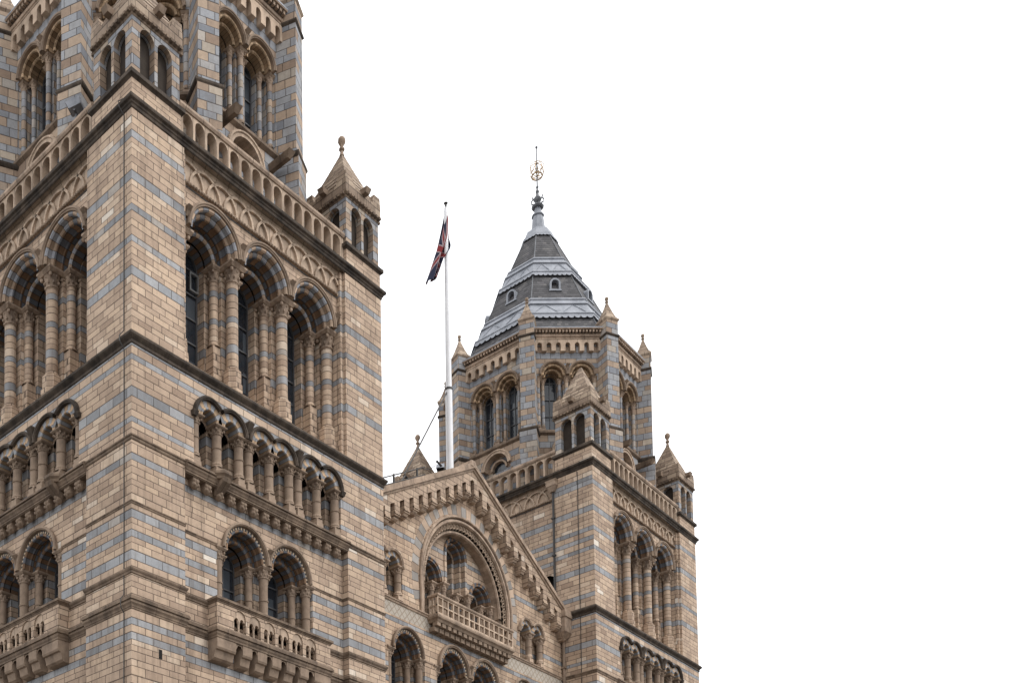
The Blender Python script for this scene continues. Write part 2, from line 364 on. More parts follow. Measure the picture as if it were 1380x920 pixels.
    def tube(s, pts, rad, k=6, mi=0):
        pts = [Vector(p) for p in pts]; rings = []
        for i, p in enumerate(pts):
            dr = (pts[min(i + 1, len(pts) - 1)] - pts[max(i - 1, 0)]).normalized()
            up = Vector((0, 0, 1)) if abs(dr.z) < 0.9 else Vector((1, 0, 0))
            a = dr.cross(up).normalized(); b = dr.cross(a)
            rr = rad[i] if isinstance(rad, (list, tuple)) else rad
            rings.append([p + rr * (cos(2 * pi * j / k) * a + sin(2 * pi * j / k) * b) for j in range(k)])
        for r0, r1 in zip(rings, rings[1:]):
            for j in range(k): s.face([r0[j], r0[(j + 1) % k], r1[(j + 1) % k], r1[j]], mi=mi)
        s.face(rings[0], mi=mi); s.face(rings[-1][::-1], mi=mi)
    def ball(s, c, r, n=10, m=6, sz=1.0, mi=0):
        s.lathe(c[0], c[1], [(max(0, r * sin(pi * i / m)) if 0 < i < m else 0.0, c[2] - r * sz * cos(pi * i / m)) for i in range(m + 1)], n, mi, cap=False)
    def mould(s, path, prof, closed=False, mi=0):
        """sweep prof [(out, z)] along plan path [(x, y)], outside on the right-hand side"""
        n = len(path); offs = []
        for i in range(n):
            p = Vector(path[i]); a = Vector(path[i - 1]) if (i > 0 or closed) else None
            b = Vector(path[(i + 1) % n]) if (i < n - 1 or closed) else None
            nr = lambda q: Vector((q.y, -q.x))
            if a is None: m_ = nr((b - p).normalized())
            elif b is None: m_ = nr((p - a).normalized())
            else:
                n1, n2 = nr((p - a).normalized()), nr((b - p).normalized()); m_ = (n1 + n2)
                m_ = m_ / max(1e-6, m_.dot(n1)) if m_.length > 1e-6 else n1
            offs.append(m_)
        L = 0.0
        for i in range(n if closed else n - 1):
            j = (i + 1) % n; p, q = Vector(path[i]), Vector(path[j]); ln = (q - p).length
            acc = 0.0
            for (o0, z0), (o1, z1) in zip(prof, prof[1:]):
                st = sqrt((o1 - o0) ** 2 + (z1 - z0) ** 2)
                A, B = p + offs[i] * o0, q + offs[j] * o0; C_, D_ = q + offs[j] * o1, p + offs[i] * o1
                s.face([(A.x, A.y, z0), (B.x, B.y, z0), (C_.x, C_.y, z1), (D_.x, D_.y, z1)],
                       [(L, z0), (L + ln, z0), (L + ln, z1), (L, z1)], mi)
            L += ln
        if not closed:
            for i in (0, n - 1):
                p = Vector(path[i]); s.face([(p.x + offs[i].x * o, p.y + offs[i].y * o, z) for o, z in prof], mi=mi)
    def build(s, name, mats, parent=None, smooth=False, loc=None):
        me = bpy.data.meshes.new(name); me.from_pydata(s.v, [], s.f)
        ul = me.uv_layers.new(name='UVMap'); k = 0
        flat = []
        for uv in s.uv:
            for q in uv: flat.extend(q)
        ul.data.foreach_set('uv', flat)
        if not isinstance(mats, (list, tuple)): mats = [mats]
        for m_ in mats: me.materials.append(m_)
        me.polygons.foreach_set('material_index', s.mi)
        bm = bmesh.new(); bm.from_mesh(me); bmesh.ops.remove_doubles(bm, verts=bm.verts, dist=0.0005)
        bmesh.ops.recalc_face_normals(bm, faces=bm.faces)
        if smooth:
            for f in bm.faces: f.smooth = True
            for e in bm.edges:
                if len(e.link_faces) != 2 or e.calc_face_angle(0) > radians(38): e.smooth = False
        bm.to_mesh(me); bm.free()
        o = bpy.data.objects.new(name, me); COL.objects.link(o)
        if parent is not None: o.parent = parent
        if loc is not None: o.location = loc
        return o
def empty(name, loc=(0, 0, 0)):
    o = bpy.data.objects.new(name, None); COL.objects.link(o); o.location = loc; o.empty_display_size = 0.5; return o
def tag(o, label, cat, group=None, kind=None):
    o['label'] = label; o['category'] = cat
    if group: o['group'] = group
    if kind: o['kind'] = kind
    return o
def dup(o, parent, mat=None):
    """copy of a part and its sub-parts"""
    c = o.copy(); COL.objects.link(c); c.parent = parent
    if mat is not None: c.matrix_basis = mat @ o.matrix_basis
    for ch in CHILD.get(o.name, []): dup_child(ch, c)
    return c
def dup_child(ch, parent):
    c = ch.copy(); COL.objects.link(c); c.parent = parent
CHILD = {}
def sub(o, part):
    CHILD.setdefault(part.name, []).append(o); return o
def arcf(c, r, zs): return lambda x: zs + sqrt(max(0.0, r * r - (x - c) ** 2))

# ------------------------------------------------------------------ columns
COLS = {}
def column_meshes(key, r, z0, zbase, zcap, ztop, aw, plinth, shaft_mat, cap_mat, ringed=False, base_mat=None):
    """mesh data of a column at the origin: shaft, capital with leaf knobs and abacus, base with plinth"""
    if key in COLS: return COLS[key]
    out = []
    m = MB(); z1 = zcap
    if ringed:
        zz = [zbase, zbase + (z1 - zbase) * .48, zbase + (z1 - zbase) * .52, z1]
        prof = [(r, zbase), (r, zz[1]), (r * 1.16, zz[1] + .01), (r * 1.16, zz[2] - .01), (r, zz[2]), (r, z1)]
    else: prof = [(r, zbase), (r, z1)]
    m.lathe(0, 0, prof, 16, ucon=0.3, cap=False); sh = m.build('shaft_mesh', shaft_mat, smooth=True)
    m = MB(); ab = (ztop - zcap) * .26; hb = ztop - ab
    m.lathe(0, 0, [(r * 1.0, zcap - .02), (r * 1.18, zcap), (r * 1.18, zcap + .03), (r * 1.02, zcap + .04), (r * 1.12, zcap + (hb - zcap) * .45), (aw * .8, hb - .03), (aw * .86, hb)], 14, cap=False)
    for k in range(8):
        a = pi / 4 * k + pi / 8 * 0; diag = k % 2 == 1
        rr = aw * (1.02 if diag else .74); kb = aw * (.20 if diag else .15)
        m.ball((rr * cos(a), rr * sin(a), hb - kb * 1.0 - .01), kb, 6, 4, 1.1)
        m.ball((r * 1.25 * cos(a + pi / 8), r * 1.25 * sin(a + pi / 8), zcap + (hb - zcap) * .38), aw * .13, 5, 4, 1.5)
    m.taper(-aw * .88, aw * .88, -aw * .88, aw * .88, hb, -aw * 1.1, aw * 1.1, -aw * 1.1, aw * 1.1, hb + ab * .55)
    m.box(-aw * 1.12, aw * 1.12, -aw * 1.12, aw * 1.12, hb + ab * .55, ztop)
    cp = m.build('capital_mesh', cap_mat)
    m = MB(); ph = zbase - z0
    m.lathe(0, 0, [(r * 1.0, zbase), (r * 1.12, zbase - .02), (r * 1.22, zbase - .07), (r * 1.12, zbase - .11), (plinth * .98, zbase - .15)], 14, cap=False)
    if plinth > 0:
        m.lathe(0, 0, [(plinth * 1.02, zbase - .14), (plinth * 1.06, zbase - .2), (plinth * 1.04, z0 + ph * .45), (plinth * 1.2, z0 + ph * .40), (plinth * 1.2, z0)], 8 if r > .18 else 4, rot=pi / 8 if r > .18 else pi / 4)
    bs = m.build('base_mesh', base_mat or cap_mat)
    for o in (sh, cp, bs): out.append(o.data); bpy.data.objects.remove(o)
    COLS[key] = out; return out
def column(key, name, x, y, parent, meshes):
    o = bpy.data.objects.new(name, meshes[0]); COL.objects.link(o); o.parent = parent; o.location = (x, y, 0)
    for nm, me in (('capital', meshes[1]), ('base', meshes[2])):
        c = bpy.data.objects.new(nm, me); COL.objects.link(c); c.parent = o; sub(c, o)
    return o

# ------------------------------------------------------------------ generic round-arched windows
def window_group(cs, half, P, parent, reg):
    """windows side by side: archivolts, hoods, soffits, nook columns, jambs, frames and panes"""
    d0, zs = P['d0'], P['zs']
    for ci, c in enumerate(cs):
        m = MB()
        if P.get('step'):
            rs, ds = P['step']
            m3 = MB()
            m3.ring(c, zs, rs, P['Rr'], d0 - .012, ds + .02, n=24, vn=P['vn']); m3.roll(c, zs, rs + .03, d0 - .02, .065, n=24, vn=P['vn'])
            m.ring(c, zs, P['R0'], rs - .002, ds, P['d1'], n=24, vn=P['vn']); m3.roll(c, zs, P['R0'] + .075, ds - .03, .07, n=24, vn=P['vn'])
            m3.roll(c, zs, P['R0'] + .005, ds, .045, n=24, vn=P['vn']); m3.roll(c, zs, P['R1'] + .02, P['d1'] - .02, .065, n=20, vn=P['vn'])
        else: m.ring(c, zs, P['R0'], P['Rr'], d0 - .012, P['d1'], n=24, vn=P.get('vn', 14))
        if P.get('bead'):
            m2 = MB(); m2.ring(c, zs, P['R0'] + .05, P['Rr'] - .03, d0 - .03, d0, n=40, vn=44)
        m.roll(c, zs, P['R0'] + .01, P['step'][1] if P.get('step') else d0, .05, n=24, vn=P.get('vn', 14))
        m.roll(c, zs, P['R0'] + .01, P['d1'] - .22, .05, n=24, vn=P.get('vn', 14))
        m.ring(c, zs, P['R1'], P['R0'] - .002, P['d1'], P['d2'], n=20, vn=P.get('vn', 14))
        m.roll(c, zs, P['R1'] + .02, P['d1'] - .01, .055, n=20, vn=P.get('vn', 14))
        m.ring(c, zs, P['Rw'], P['R1'] - .002, P['d2'], P['dg'] + .05, n=18, vn=P.get('vn', 14))
        a = m.build('arch', M[P.get('vmat', 'vous')], parent, smooth=True); reg.append(a)
        if P.get('step'): sub(m3.build('archivolt', M['vousR'], a, smooth=True), a)
        if P.get('bead'): sub(m2.build('bead_moulding', M['bead'], a), a)
        m = MB(); Rh = P['Rh']
        m.ring(c, zs, P['Rr'] + .002, Rh, d0 - .13, d0 + .01, n=24); m.roll(c, zs, (P['Rr'] + Rh) / 2 + .02, d0 - .12, .05, n=24)
        xs = [c + half] if ci < len(cs) - 1 or P.get('endstop') else []
        if ci == 0 and P.get('endstop'): xs.append(c - half)
        for x in xs:      # leaf stop between two hoods
            m.taper(x - .05, x + .05, d0 - .08, d0 + .02, zs + .25, x - .07, x + .07, d0 - .14, d0 + .02, zs + .40)
            m.taper(x - .07, x + .07, d0 - .14, d0 + .02, zs + .40, x - .10, x + .10, d0 - .27, d0 - .04, zs + .50)
            m.taper(x - .10, x + .10, d0 - .27, d0 - .04, zs + .50, x - .05, x + .05, d0 - .22, d0 - .06, zs + .56)
        sub(m.build('hood_mould', M['brown'], a, smooth=True), a)
    x_first, x_last = cs[0] - half, cs[-1] + half; je = P.get('je', .16)
    m = MB()
    # window wall, jambs
    xs0, xs1 = x_first - je, x_last + je
    spans = []; cur = xs0; top = zs + P['R0']
    for c in cs:
        spans.append((cur, c - P['Rw'], P['zb'], top, 1)); spans.append((c - P['Rw'], c + P['Rw'], arcf(c, P['Rw'], zs), top, 16)); cur = c + P['Rw']
    spans.append((cur, xs1, P['zb'], top, 1)); m.skin(spans, P['d2'])
    for c in cs:
        for x in (c - P['Rw'], c + P['Rw']): m.face([(x, P['d2'], P['zb']), (x, P['dg'] + .05, P['zb']), (x, P['dg'] + .05, zs), (x, P['d2'], zs)])
    # piers behind the front columns
    pb = [c + half for c in cs[:-1]]
    for x in pb: m.box(x - P['pw'], x + P['pw'], P['dp'], P['d2'], P['zb'], zs, skip='bk')
    if P.get('ends', True):
        for x, sg in ((xs0, 1), (xs1, -1)):
            m.face([(x, d0, P['zb']), (x, P['d2'], P['zb']), (x, P['d2'], zs), (x, d0, zs)])
            e1 = x + sg * (je - .02 + P['pw'] * .55)
            m.box(min(x, e1), max(x, e1), P['dp'], P['d2'], P['zb'], zs, skip='bk')
        for x in (xs0, xs1):   # underside of the wall between jamb and end abacus
            xx = x_first if x == xs0 else x_last
            m.face([(x, d0, zs), (xx, d0, zs), (xx, P['d2'], zs), (x, P['d2'], zs)])
    for x in pb: m.face([(x - half + P['R0'], d0, zs + .001), (x + half - P['R0'], d0, zs + .001), (x + half - P['R0'], P['d2'], zs + .001), (x - half + P['R0'], P['d2'], zs + .001)])
    m.face([(xs0, d0 + P.get('sl0', 0), P['zb0']), (xs1, d0 + P.get('sl0', 0), P['zb0']), (xs1, P['dg'], P['zb1']), (xs0, P['dg'], P['zb1'])],
           [(xs0, P['zb0']), (xs1, P['zb0']), (xs1, P['zb0'] + 1.1), (xs0, P['zb0'] + 1.1)])
    reg.append(m.build('pier', M[P['wmat']], parent))
    for c in cs:
        m = MB(); r = P['Rw']; dg = P['dg']; zb = P['zb1'] - .25; fw = .05
        m.ring(c, zs, r - fw, r + .02, dg - .05, dg + .03, n=18)
        for x in (c - r, c + r - fw): m.box(x, x + fw, dg - .05, dg + .03, zb, zs)
        m.box(c - .02, c + .02, dg - .04, dg + .02, zb, zs + r)
        nb = max(2, int((zs - zb) / .75))
        for i in range(nb + 1):
            z = zb + .12 + (zs - zb - .12) * i / nb; m.box(c - r + fw, c + r - fw, dg - .04, dg + .02, z - .02, z + .025)
        w = m.build('window', M['frame'], parent); reg.append(w)
        m = MB(); m.skin([(c - r, c + r, zb, arcf(c, r, zs), 14)], dg + .01); sub(m.build('pane', M['glass'], w), w)
    xsn = [x_first] + pb + [x_last]
    for x in xsn: reg.append(column(None, 'column', x, P['dc'], parent, P['colF']))
    for c in cs:
        for sg in (-1, 1): reg.append(column(None, 'nook_column', c + sg * P['ni'], P['dn'], parent, P['colN']))

def group_spans(us, ue, zb, zs, cs, r, x0, x1, z0, z1):
    """front skin round a window group: void below the springing, arches above"""
    sp = [(x0, us, z0, z1, 1), (us, ue, z0, zb, 1)]; cur = us
    for c in cs:
        sp += [(cur, c - r, zs, z1, 1), (c - r, c + r, arcf(c, r, zs), z1, 20)]; cur = c + r
    sp += [(cur, ue, zs, z1, 1), (ue, x1, z0, z1, 1)]
    return [q for q in sp if q[1] - q[0] > 1e-4 and (callable(q[2]) or q[3] - q[2] > 1e-4)]

GREAT = dict(step=(.985, .50), d0=.28, zs=27.58, R0=.85, Rr=1.06, Rh=1.19, d1=1.0, R1=.63, d2=1.35, Rw=.56, dg=1.72, pw=.27, dp=.9, zb=22.85, zb0=22.98, zb1=24.35, sl0=-.2,
             dc=.66, dn=1.14, ni=.80, je=.15, wmat='stone', vn=12, endstop=True)
GREAT['colF'] = column_meshes('gF', .2, 23.05, 24.1, 27.0, 27.58, .33, .30, M['stone'], M['carved'], base_mat=M['stone_plain'])
GREAT['colN'] = column_meshes('gN', .155, 23.2, 25.0, 27.08, 27.56, .26, .24, M['stone'], M['carved'], base_mat=M['stone_plain'])
LOWER = dict(d0=.28, zs=17.65, R0=.82, Rr=.97, Rh=1.05, d1=.72, R1=.60, d2=1.0, Rw=.53, dg=1.35, pw=.2, dp=.72, zb=15.2, zb0=15.5, zb1=15.62,
             dc=.46, dn=.80, ni=.70, je=.17, wmat='stone', vn=13, bead=True)
LOWER['colF'] = column_meshes('wF', .15, 15.3, 15.75, 17.28, 17.65, .22, .2, M['brown'], M['carved'], True)
LOWER['colN'] = column_meshes('wN', .13, 15.3, 15.75, 17.3, 17.63, .19, .18, M['brown'], M['carved'], True)
LANT = dict(zs=36.55, R0=.53, Rr=.64, Rh=.735, R1=.40, Rw=.34, pw=.15, zb=33.6, zb0=33.62, zb1=34.0,
            je=.10, wmat='lantern', vn=11, vmat='vousT', endstop=False)
AP = 4.85
LANT.update(d0=-AP, d1=-AP + .22, d2=-AP + .5, dg=-AP + .75, dp=-AP + .3, dc=-AP + .2, dn=-AP + .42, ni=.44)
LANT['colF'] = column_meshes('lF', .095, 33.65, 34.0, 36.28, 36.55, .165, .14, M['lantern'], M['carved'])
LANT['colN'] = column_meshes('lN', .085, 33.75, 34.1, 36.3, 36.54, .14, .125, M['lantern'], M['carved'])
ARC_F = column_meshes('aF', .155, 19.72, 20.22, 21.12, 21.4, .225, .2, M['brown'], M['brown'], True)

# ------------------------------------------------------------------ one carved tower face (local: x along the face, y into the tower)
def carved_face(parent):
    reg = []
    # lower zone 0 .. 19.5
    m = MB()
    for a, b in ((0, 2.1), (9.9, 12)): m.skin([(a, b, 0, 19.5, 1)], 0)
    for x in (2.1, 9.9): m.face([(x, 0, 0), (x, .28, 0), (x, .28, 19.5), (x, 0, 19.5)])
    cs = [4.94, 7.06]; us, ue = cs[0] - 1.06 - .17, cs[1] + 1.06 + .17
    m.skin(group_spans(us, ue, 15.2, 17.65, cs, .82, 2.1, 9.9, 0, 19.5), .28)
    # arcade zone, flush
    ac = [3.6 - .485, 3.6 + .485, 6 - .485, 6 + .485, 8.4 - .485, 8.4 + .485]
    m.skin(group_spans(2.47, 9.53, 19.5, 21.4, ac, .31, 0, 12, 19.5, 22.62), 0)
    m.face([(2.1, 0, 19.5), (9.9, 0, 19.5), (9.9, .28, 19.5), (2.1, .28, 19.5)])
    # upper zone
    for a, b in ((0, 2.1), (9.9, 12)): m.skin([(a, b, 22.62, 30.1, 1)], 0)
    for a, b, x in ((2.1, 2.25, 2.1), (9.75, 9.9, 9.9)):
        m.skin([(a, b, 22.62, 30.1, 1)], .12); m.face([(x, 0, 22.62), (x, .12, 22.62), (x, .12, 30.1), (x, 0, 30.1)])
    for x in (2.25, 9.75): m.face([(x, .12, 22.62), (x, .3, 22.62), (x, .3, 30.1), (x, .12, 30.1)])
    m.skin(group_spans(2.25, 9.75, 22.62, 27.58, [3.6, 6, 8.4], 1.0, 2.25, 9.75, 22.62, 30.1), .28)
    m.face([(2.1, 0, 22.9), (9.9, 0, 22.9), (9.9, .28, 23.0), (2.1, .28, 23.0)])
    m.skin([(2.1, 9.9, 22.62, 22.9, 1)], 0.0)
    reg.append(m.build('wall', M['stone'], parent))
    window_group([3.6, 6.0, 8.4], 1.2, GREAT, parent, reg)
    window_group(cs, 1.06, LOWER, parent, reg)
    # small arcade
    m = MB()
    for i, c in enumerate(ac):
        m.ring(c, 21.4, .31, .57, -.012, .42, n=18, vn=9); m.roll(c, 21.4, .34, -.01, .045, n=18, vn=9)
    reg.append(m.build('arcade_arch', M['vousL'], parent, smooth=True))
    m = MB()
    for i, c in enumerate(ac):
        R = .69; k = math.acos(.483 / R); left = i % 2 == 0
        ke = math.acos(.70 / R) if .70 < R else 0.0
        a0 = k if left else ke; a1 = pi - ke if left else pi - k
        m.ring(c, 21.4, .572, R, -.12, .01, a0, a1, n=18); m.roll(c, 21.4, .64, -.11, .045, a0, a1, n=18)
    for x in (4.8, 7.2): m.taper(x - .06, x + .06, -.08, .02, 21.62, x - .13, x + .13, -.26, -.02, 21.90); m.taper(x - .13, x + .13, -.26, -.02, 21.90, x - .07, x + .07, -.2, -.04, 21.98)
    for x in (2.45, 9.55): m.taper(x - .08, x + .08, -.1, .0, 21.25, x - .11, x + .11, -.16, .0, 21.4)
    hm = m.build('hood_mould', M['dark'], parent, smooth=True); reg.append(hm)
    m = MB(); spans = []; cur = 2.47
    for c in ac: spans += [(cur, c - .27, 19.7, 22.0, 1), (c - .27, c + .27, arcf(c, .27, 21.3), 22.0, 12)]; cur = c + .27
    spans.append((cur, 9.53, 19.7, 22.0, 1)); m.skin(spans, .42)
    for c in ac:
        for x in (c - .27, c + .27): m.face([(x, .42, 19.7), (x, .8, 19.7), (x, .8, 21.3), (x, .42, 21.3)])
    for x in (2.47, 9.53): m.face([(x, 0, 19.7), (x, .42, 19.7), (x, .42, 21.4), (x, 0, 21.4)])
    m.face([(2.47, -.05, 19.74), (9.53, -.05, 19.74), (9.53, .8, 19.8), (2.47, .8, 19.8)])
    for a, b in zip([2.47] + [c + .31 for c in ac], [c - .31 for c in ac] + [9.53]): m.face([(a, 0, 21.401), (b, 0, 21.401), (b, .42, 21.401), (a, .42, 21.401)])
    reg.append(m.build('arcade_pier', M['stone'], parent))
    for c in ac:
        m = MB(); m.box(c - .25, c - .2, .72, .78, 19.8, 21.4); m.box(c + .2, c + .25, .72, .78, 19.8, 21.4); m.box(c - .015, c + .015, .72, .77, 19.8, 21.55)
        for z in (20.2, 20.8): m.box(c - .2, c + .2, .72, .77, z, z + .03)
        w = m.build('arcade_window', M['frame'], parent); reg.append(w)
        m = MB(); m.skin([(c - .28, c + .28, 19.75, 21.7, 1)], .79); sub(m.build('pane', M['glass'], w), w)
    for x in (2.62, 3.6, 4.58, 5.02, 6.0, 6.98, 7.42, 8.4, 9.38): reg.append(column(None, 'arcade_column', x, .17, parent, ARC_F))
    # sill ledge with heads, octagonal bracket under the first free column
    m = MB(); m.mould([(2.1, -.0), (9.9, -.0)], [(0.0, 19.36), (.03, 19.37), (.03, 19.42), (.05, 19.43), (.07, 19.48), (.11, 19.53), (.115, 19.535), (.115, 19.57), (.10, 19.575), (.10, 19.60), (.155, 19.61), (.155, 19.67), (.12, 19.68), (.12, 19.70), (-.02, 19.75)])
    m.box(2.1, 9.9, 0.0, .28, 19.34, 19.5)
    reg.append(m.build('sill_ledge', M['string'], parent))
    m = MB(); m.lathe(3.6, -.02, [(.34, 19.82), (.40, 19.76), (.40, 19.68), (.33, 19.62), (.3, 19.55), (.0, 19.55)], 8, rot=pi / 8)
    m.prism_x([(-.34, 19.56), (-.30, 19.46), (.12, 19.12), (.12, 19.56)], 3.44, 3.76)
    reg.append(m.build('column_bracket', M['string'], parent))
    boss = None
    for i in range(14):
        x = 2.60 + i * .523
        if boss is None:
            m = MB(); m.ball((0, 0, 0), .14, 9, 7, 1.15); m.ball((0, -.11, .03), .07, 6, 5); m.ball((-.07, -.09, -.05), .055, 6, 5); m.ball((.07, -.09, -.05), .055, 6, 5)
            m.ball((-.08, -.08, .08), .05, 6, 5); m.ball((.08, -.08, .08), .05, 6, 5); m.taper(-.1, .1, -.05, .18, -.05, -.13, .13, -.1, .2, .2)
            boss = m.build('carved_head', M['brown'], parent, loc=(x, .12, 19.17)); reg.append(boss)
        else: b = boss.copy(); COL.objects.link(b); b.parent = parent; b.location = (x, .12, 19.17); reg.append(b)
    # balcony in front of the two windows
    m = MB(); x0, x1 = 3.3, 8.7; y0 = -.15
    oc = [6 + (i - 2.5) * .68 for i in range(6)]
    z0, z1 = 14.84, 15.6; zsp = 15.28; R = .265
    for yy in (y0, y0 + .14):
        spans = []; cur = x0
        for c in oc: spans += [(cur, c - R, z0, z1, 1), (c - R, c + R, arcf(c, R, zsp), z1, 10)]; cur = c + R
        spans.append((cur, x1, z0, z1, 1)); m.skin(spans, yy)
    for c in oc:
        for x in (c - R, c + R): m.face([(x, y0, z0), (x, y0 + .14, z0), (x, y0 + .14, zsp), (x, y0, zsp)])
        m.ring(c, zsp, R - .001, R, y0, y0 + .14, n=10)
    for x in (x0, x1): m.face([(x, y0, 14.6), (x, .3, 14.6), (x, .3, z1), (x, y0, z1)])
    m.box(x0 + .02, x1 - .02, y0 + .02, .3, 14.6, 14.8)
    bal = m.build('balcony', M['stone_plain'], parent); reg.append(bal)
    m = MB()
    for c in oc:     # two little lights with a shaft in each opening
        for s_ in (-1, 1):
            cc = c + s_ * .12
            m.skin([(cc - .12, cc - .085, 15.22, arcf(c, R - .005, zsp), 2), (cc - .085, cc + .085, arcf(cc, .085, 15.22), arcf(c, R - .005, zsp), 8), (cc + .085, cc + .12, 15.22, arcf(c, R - .005, zsp), 2)], y0 + .04)
            m.ring(cc, 15.22, .083, .085, y0 + .04, y0 + .12, n=8)
        m.lathe(c, y0 + .08, [(.05, 14.84), (.035, 14.9), (.035, 15.12), (.06, 15.19), (.06, 15.24)], 8)
    sub(m.build('balcony_tracery', M['light'], bal), bal)
    m = MB(); m.mould([(x0, .28), (x0, y0), (x1, y0), (x1, .28)], [(-.14, 15.56), (.0, 15.57), (.02, 15.575), (.02, 15.61), (.05, 15.63), (.05, 15.65), (.085, 15.66), (.085, 15.73), (.05, 15.74), (.04, 15.76), (-.18, 15.76)])
    m.mould([(x0, .28), (x0, y0), (x1, y0), (x1, .28)], [(0, 14.45), (.02, 14.46), (.02, 14.51), (.05, 14.56), (.055, 14.60), (.045, 14.61), (.045, 14.64), (.095, 14.65), (.095, 14.72), (.07, 14.73), (.07, 14.76), (.0, 14.84)])
    sub(m.build('balcony_rail', M['string'], bal), bal)
    def corb(xa, xb):
        q = MB(); q.prism_x([(y0, 14.48), (y0, 14.16), (y0 + .03, 14.1), (y0 + .10, 14.08), (y0 + .13, 13.98), (y0 + .16, 13.86), (y0 + .24, 13.80), (.28, 13.78), (.28, 14.48)], xa, xb); return q
    for xa, xb in [(x0, 3.3 + .82)] + [(6 + (i - 2) * .68 - .21, 6 + (i - 2) * .68 + .21) for i in range(5)] + [(8.7 - .82, x1)]:
        sub(corb(xa, xb).build('corbel', M['brown'], bal), bal)
    m = MB()
    for c in oc: m.skin([(c - .2, c + .2, arcf(c, .14, 14.28), 14.48, 8)], y0 + .03)
    sub(m.build('corbel_arch', M['brown'], bal), bal)
    # interlaced frieze, bead row and moulding under the parapet
    m = MB(); zb = 28.98
    m.box(2.25, 9.75, .20, .30, 28.9, 29.0); m.skin([(2.25, 9.75, 28.9, 29.7, 1)], .272)
    for i in range(11):
        x = 2.6 + i * .747 - .15
        for rr, dd in ((.655, .235),):
            a0 = 0.0; a1 = pi
            if x + rr > 9.74: a0 = math.acos(max(-1, min(1, (9.74 - x) / rr)))
            if x - rr < 2.26: a1 = math.acos(max(-1, min(1, (2.26 - x) / rr)))
            m.ring(x, zb, rr - .04, rr + .04, dd - .03 - (.02 if rr > .6 else 0), .275, a0, a1, n=20)
    fr = m.build('frieze', M['light'], parent); reg.append(fr)
    m = MB()
    for i in range(62): m.ball((2.30 + i * .12, .18, 28.92), .055, 6, 4)
    sub(m.build('bead_row', M['brown'], fr, smooth=True), fr)
    m = MB(); m.mould([(2.1, .28), (9.9, .28)], [(0, 29.62), (.06, 29.66), (.08, 29.72), (.12, 29.76), (.12, 29.83), (.18, 29.88), (.2, 30.0)])
    reg.append(m.build('frieze_moulding', M['light'], parent))
    return reg

def balustrade(parent, n=15, x0=2.0, x1=10.0):
    m = MB(); cs = [6 + (i - (n - 1) / 2) * .516 for i in range(n)]; R = .205; z0, z1 = 30.15, 31.2; zs = 30.92
    for yy in (.14, .46):
        spans = []; cur = x0
        for c in cs: spans += [(cur, c - R, z0, z1, 1), (c - R, c + R, arcf(c, R, zs), z1, 12)]; cur = c + R
        spans.append((cur, x1, z0, z1, 1)); m.skin(spans, yy)
    for c in cs:
        for x in (c - R, c + R): m.face([(x, .14, z0), (x, .46, z0), (x, .46, zs), (x, .14, zs)])
        m.ring(c, zs, R - .001, R, .14, .46, n=12, vn=3)
    b = m.build('balustrade', M['light'], parent)
    m = MB(); m.box(x0, x1, .14, .46, 30.14, 30.2)
    m.prism_x([(.10, 31.18), (.06, 31.25), (.06, 31.33), (.12, 31.38), (.3, 31.42), (.5, 31.38), (.54, 31.25), (.5, 31.18)], x0, x1)
    sub(m.build('rail', M['trim'], b), b)
    return b

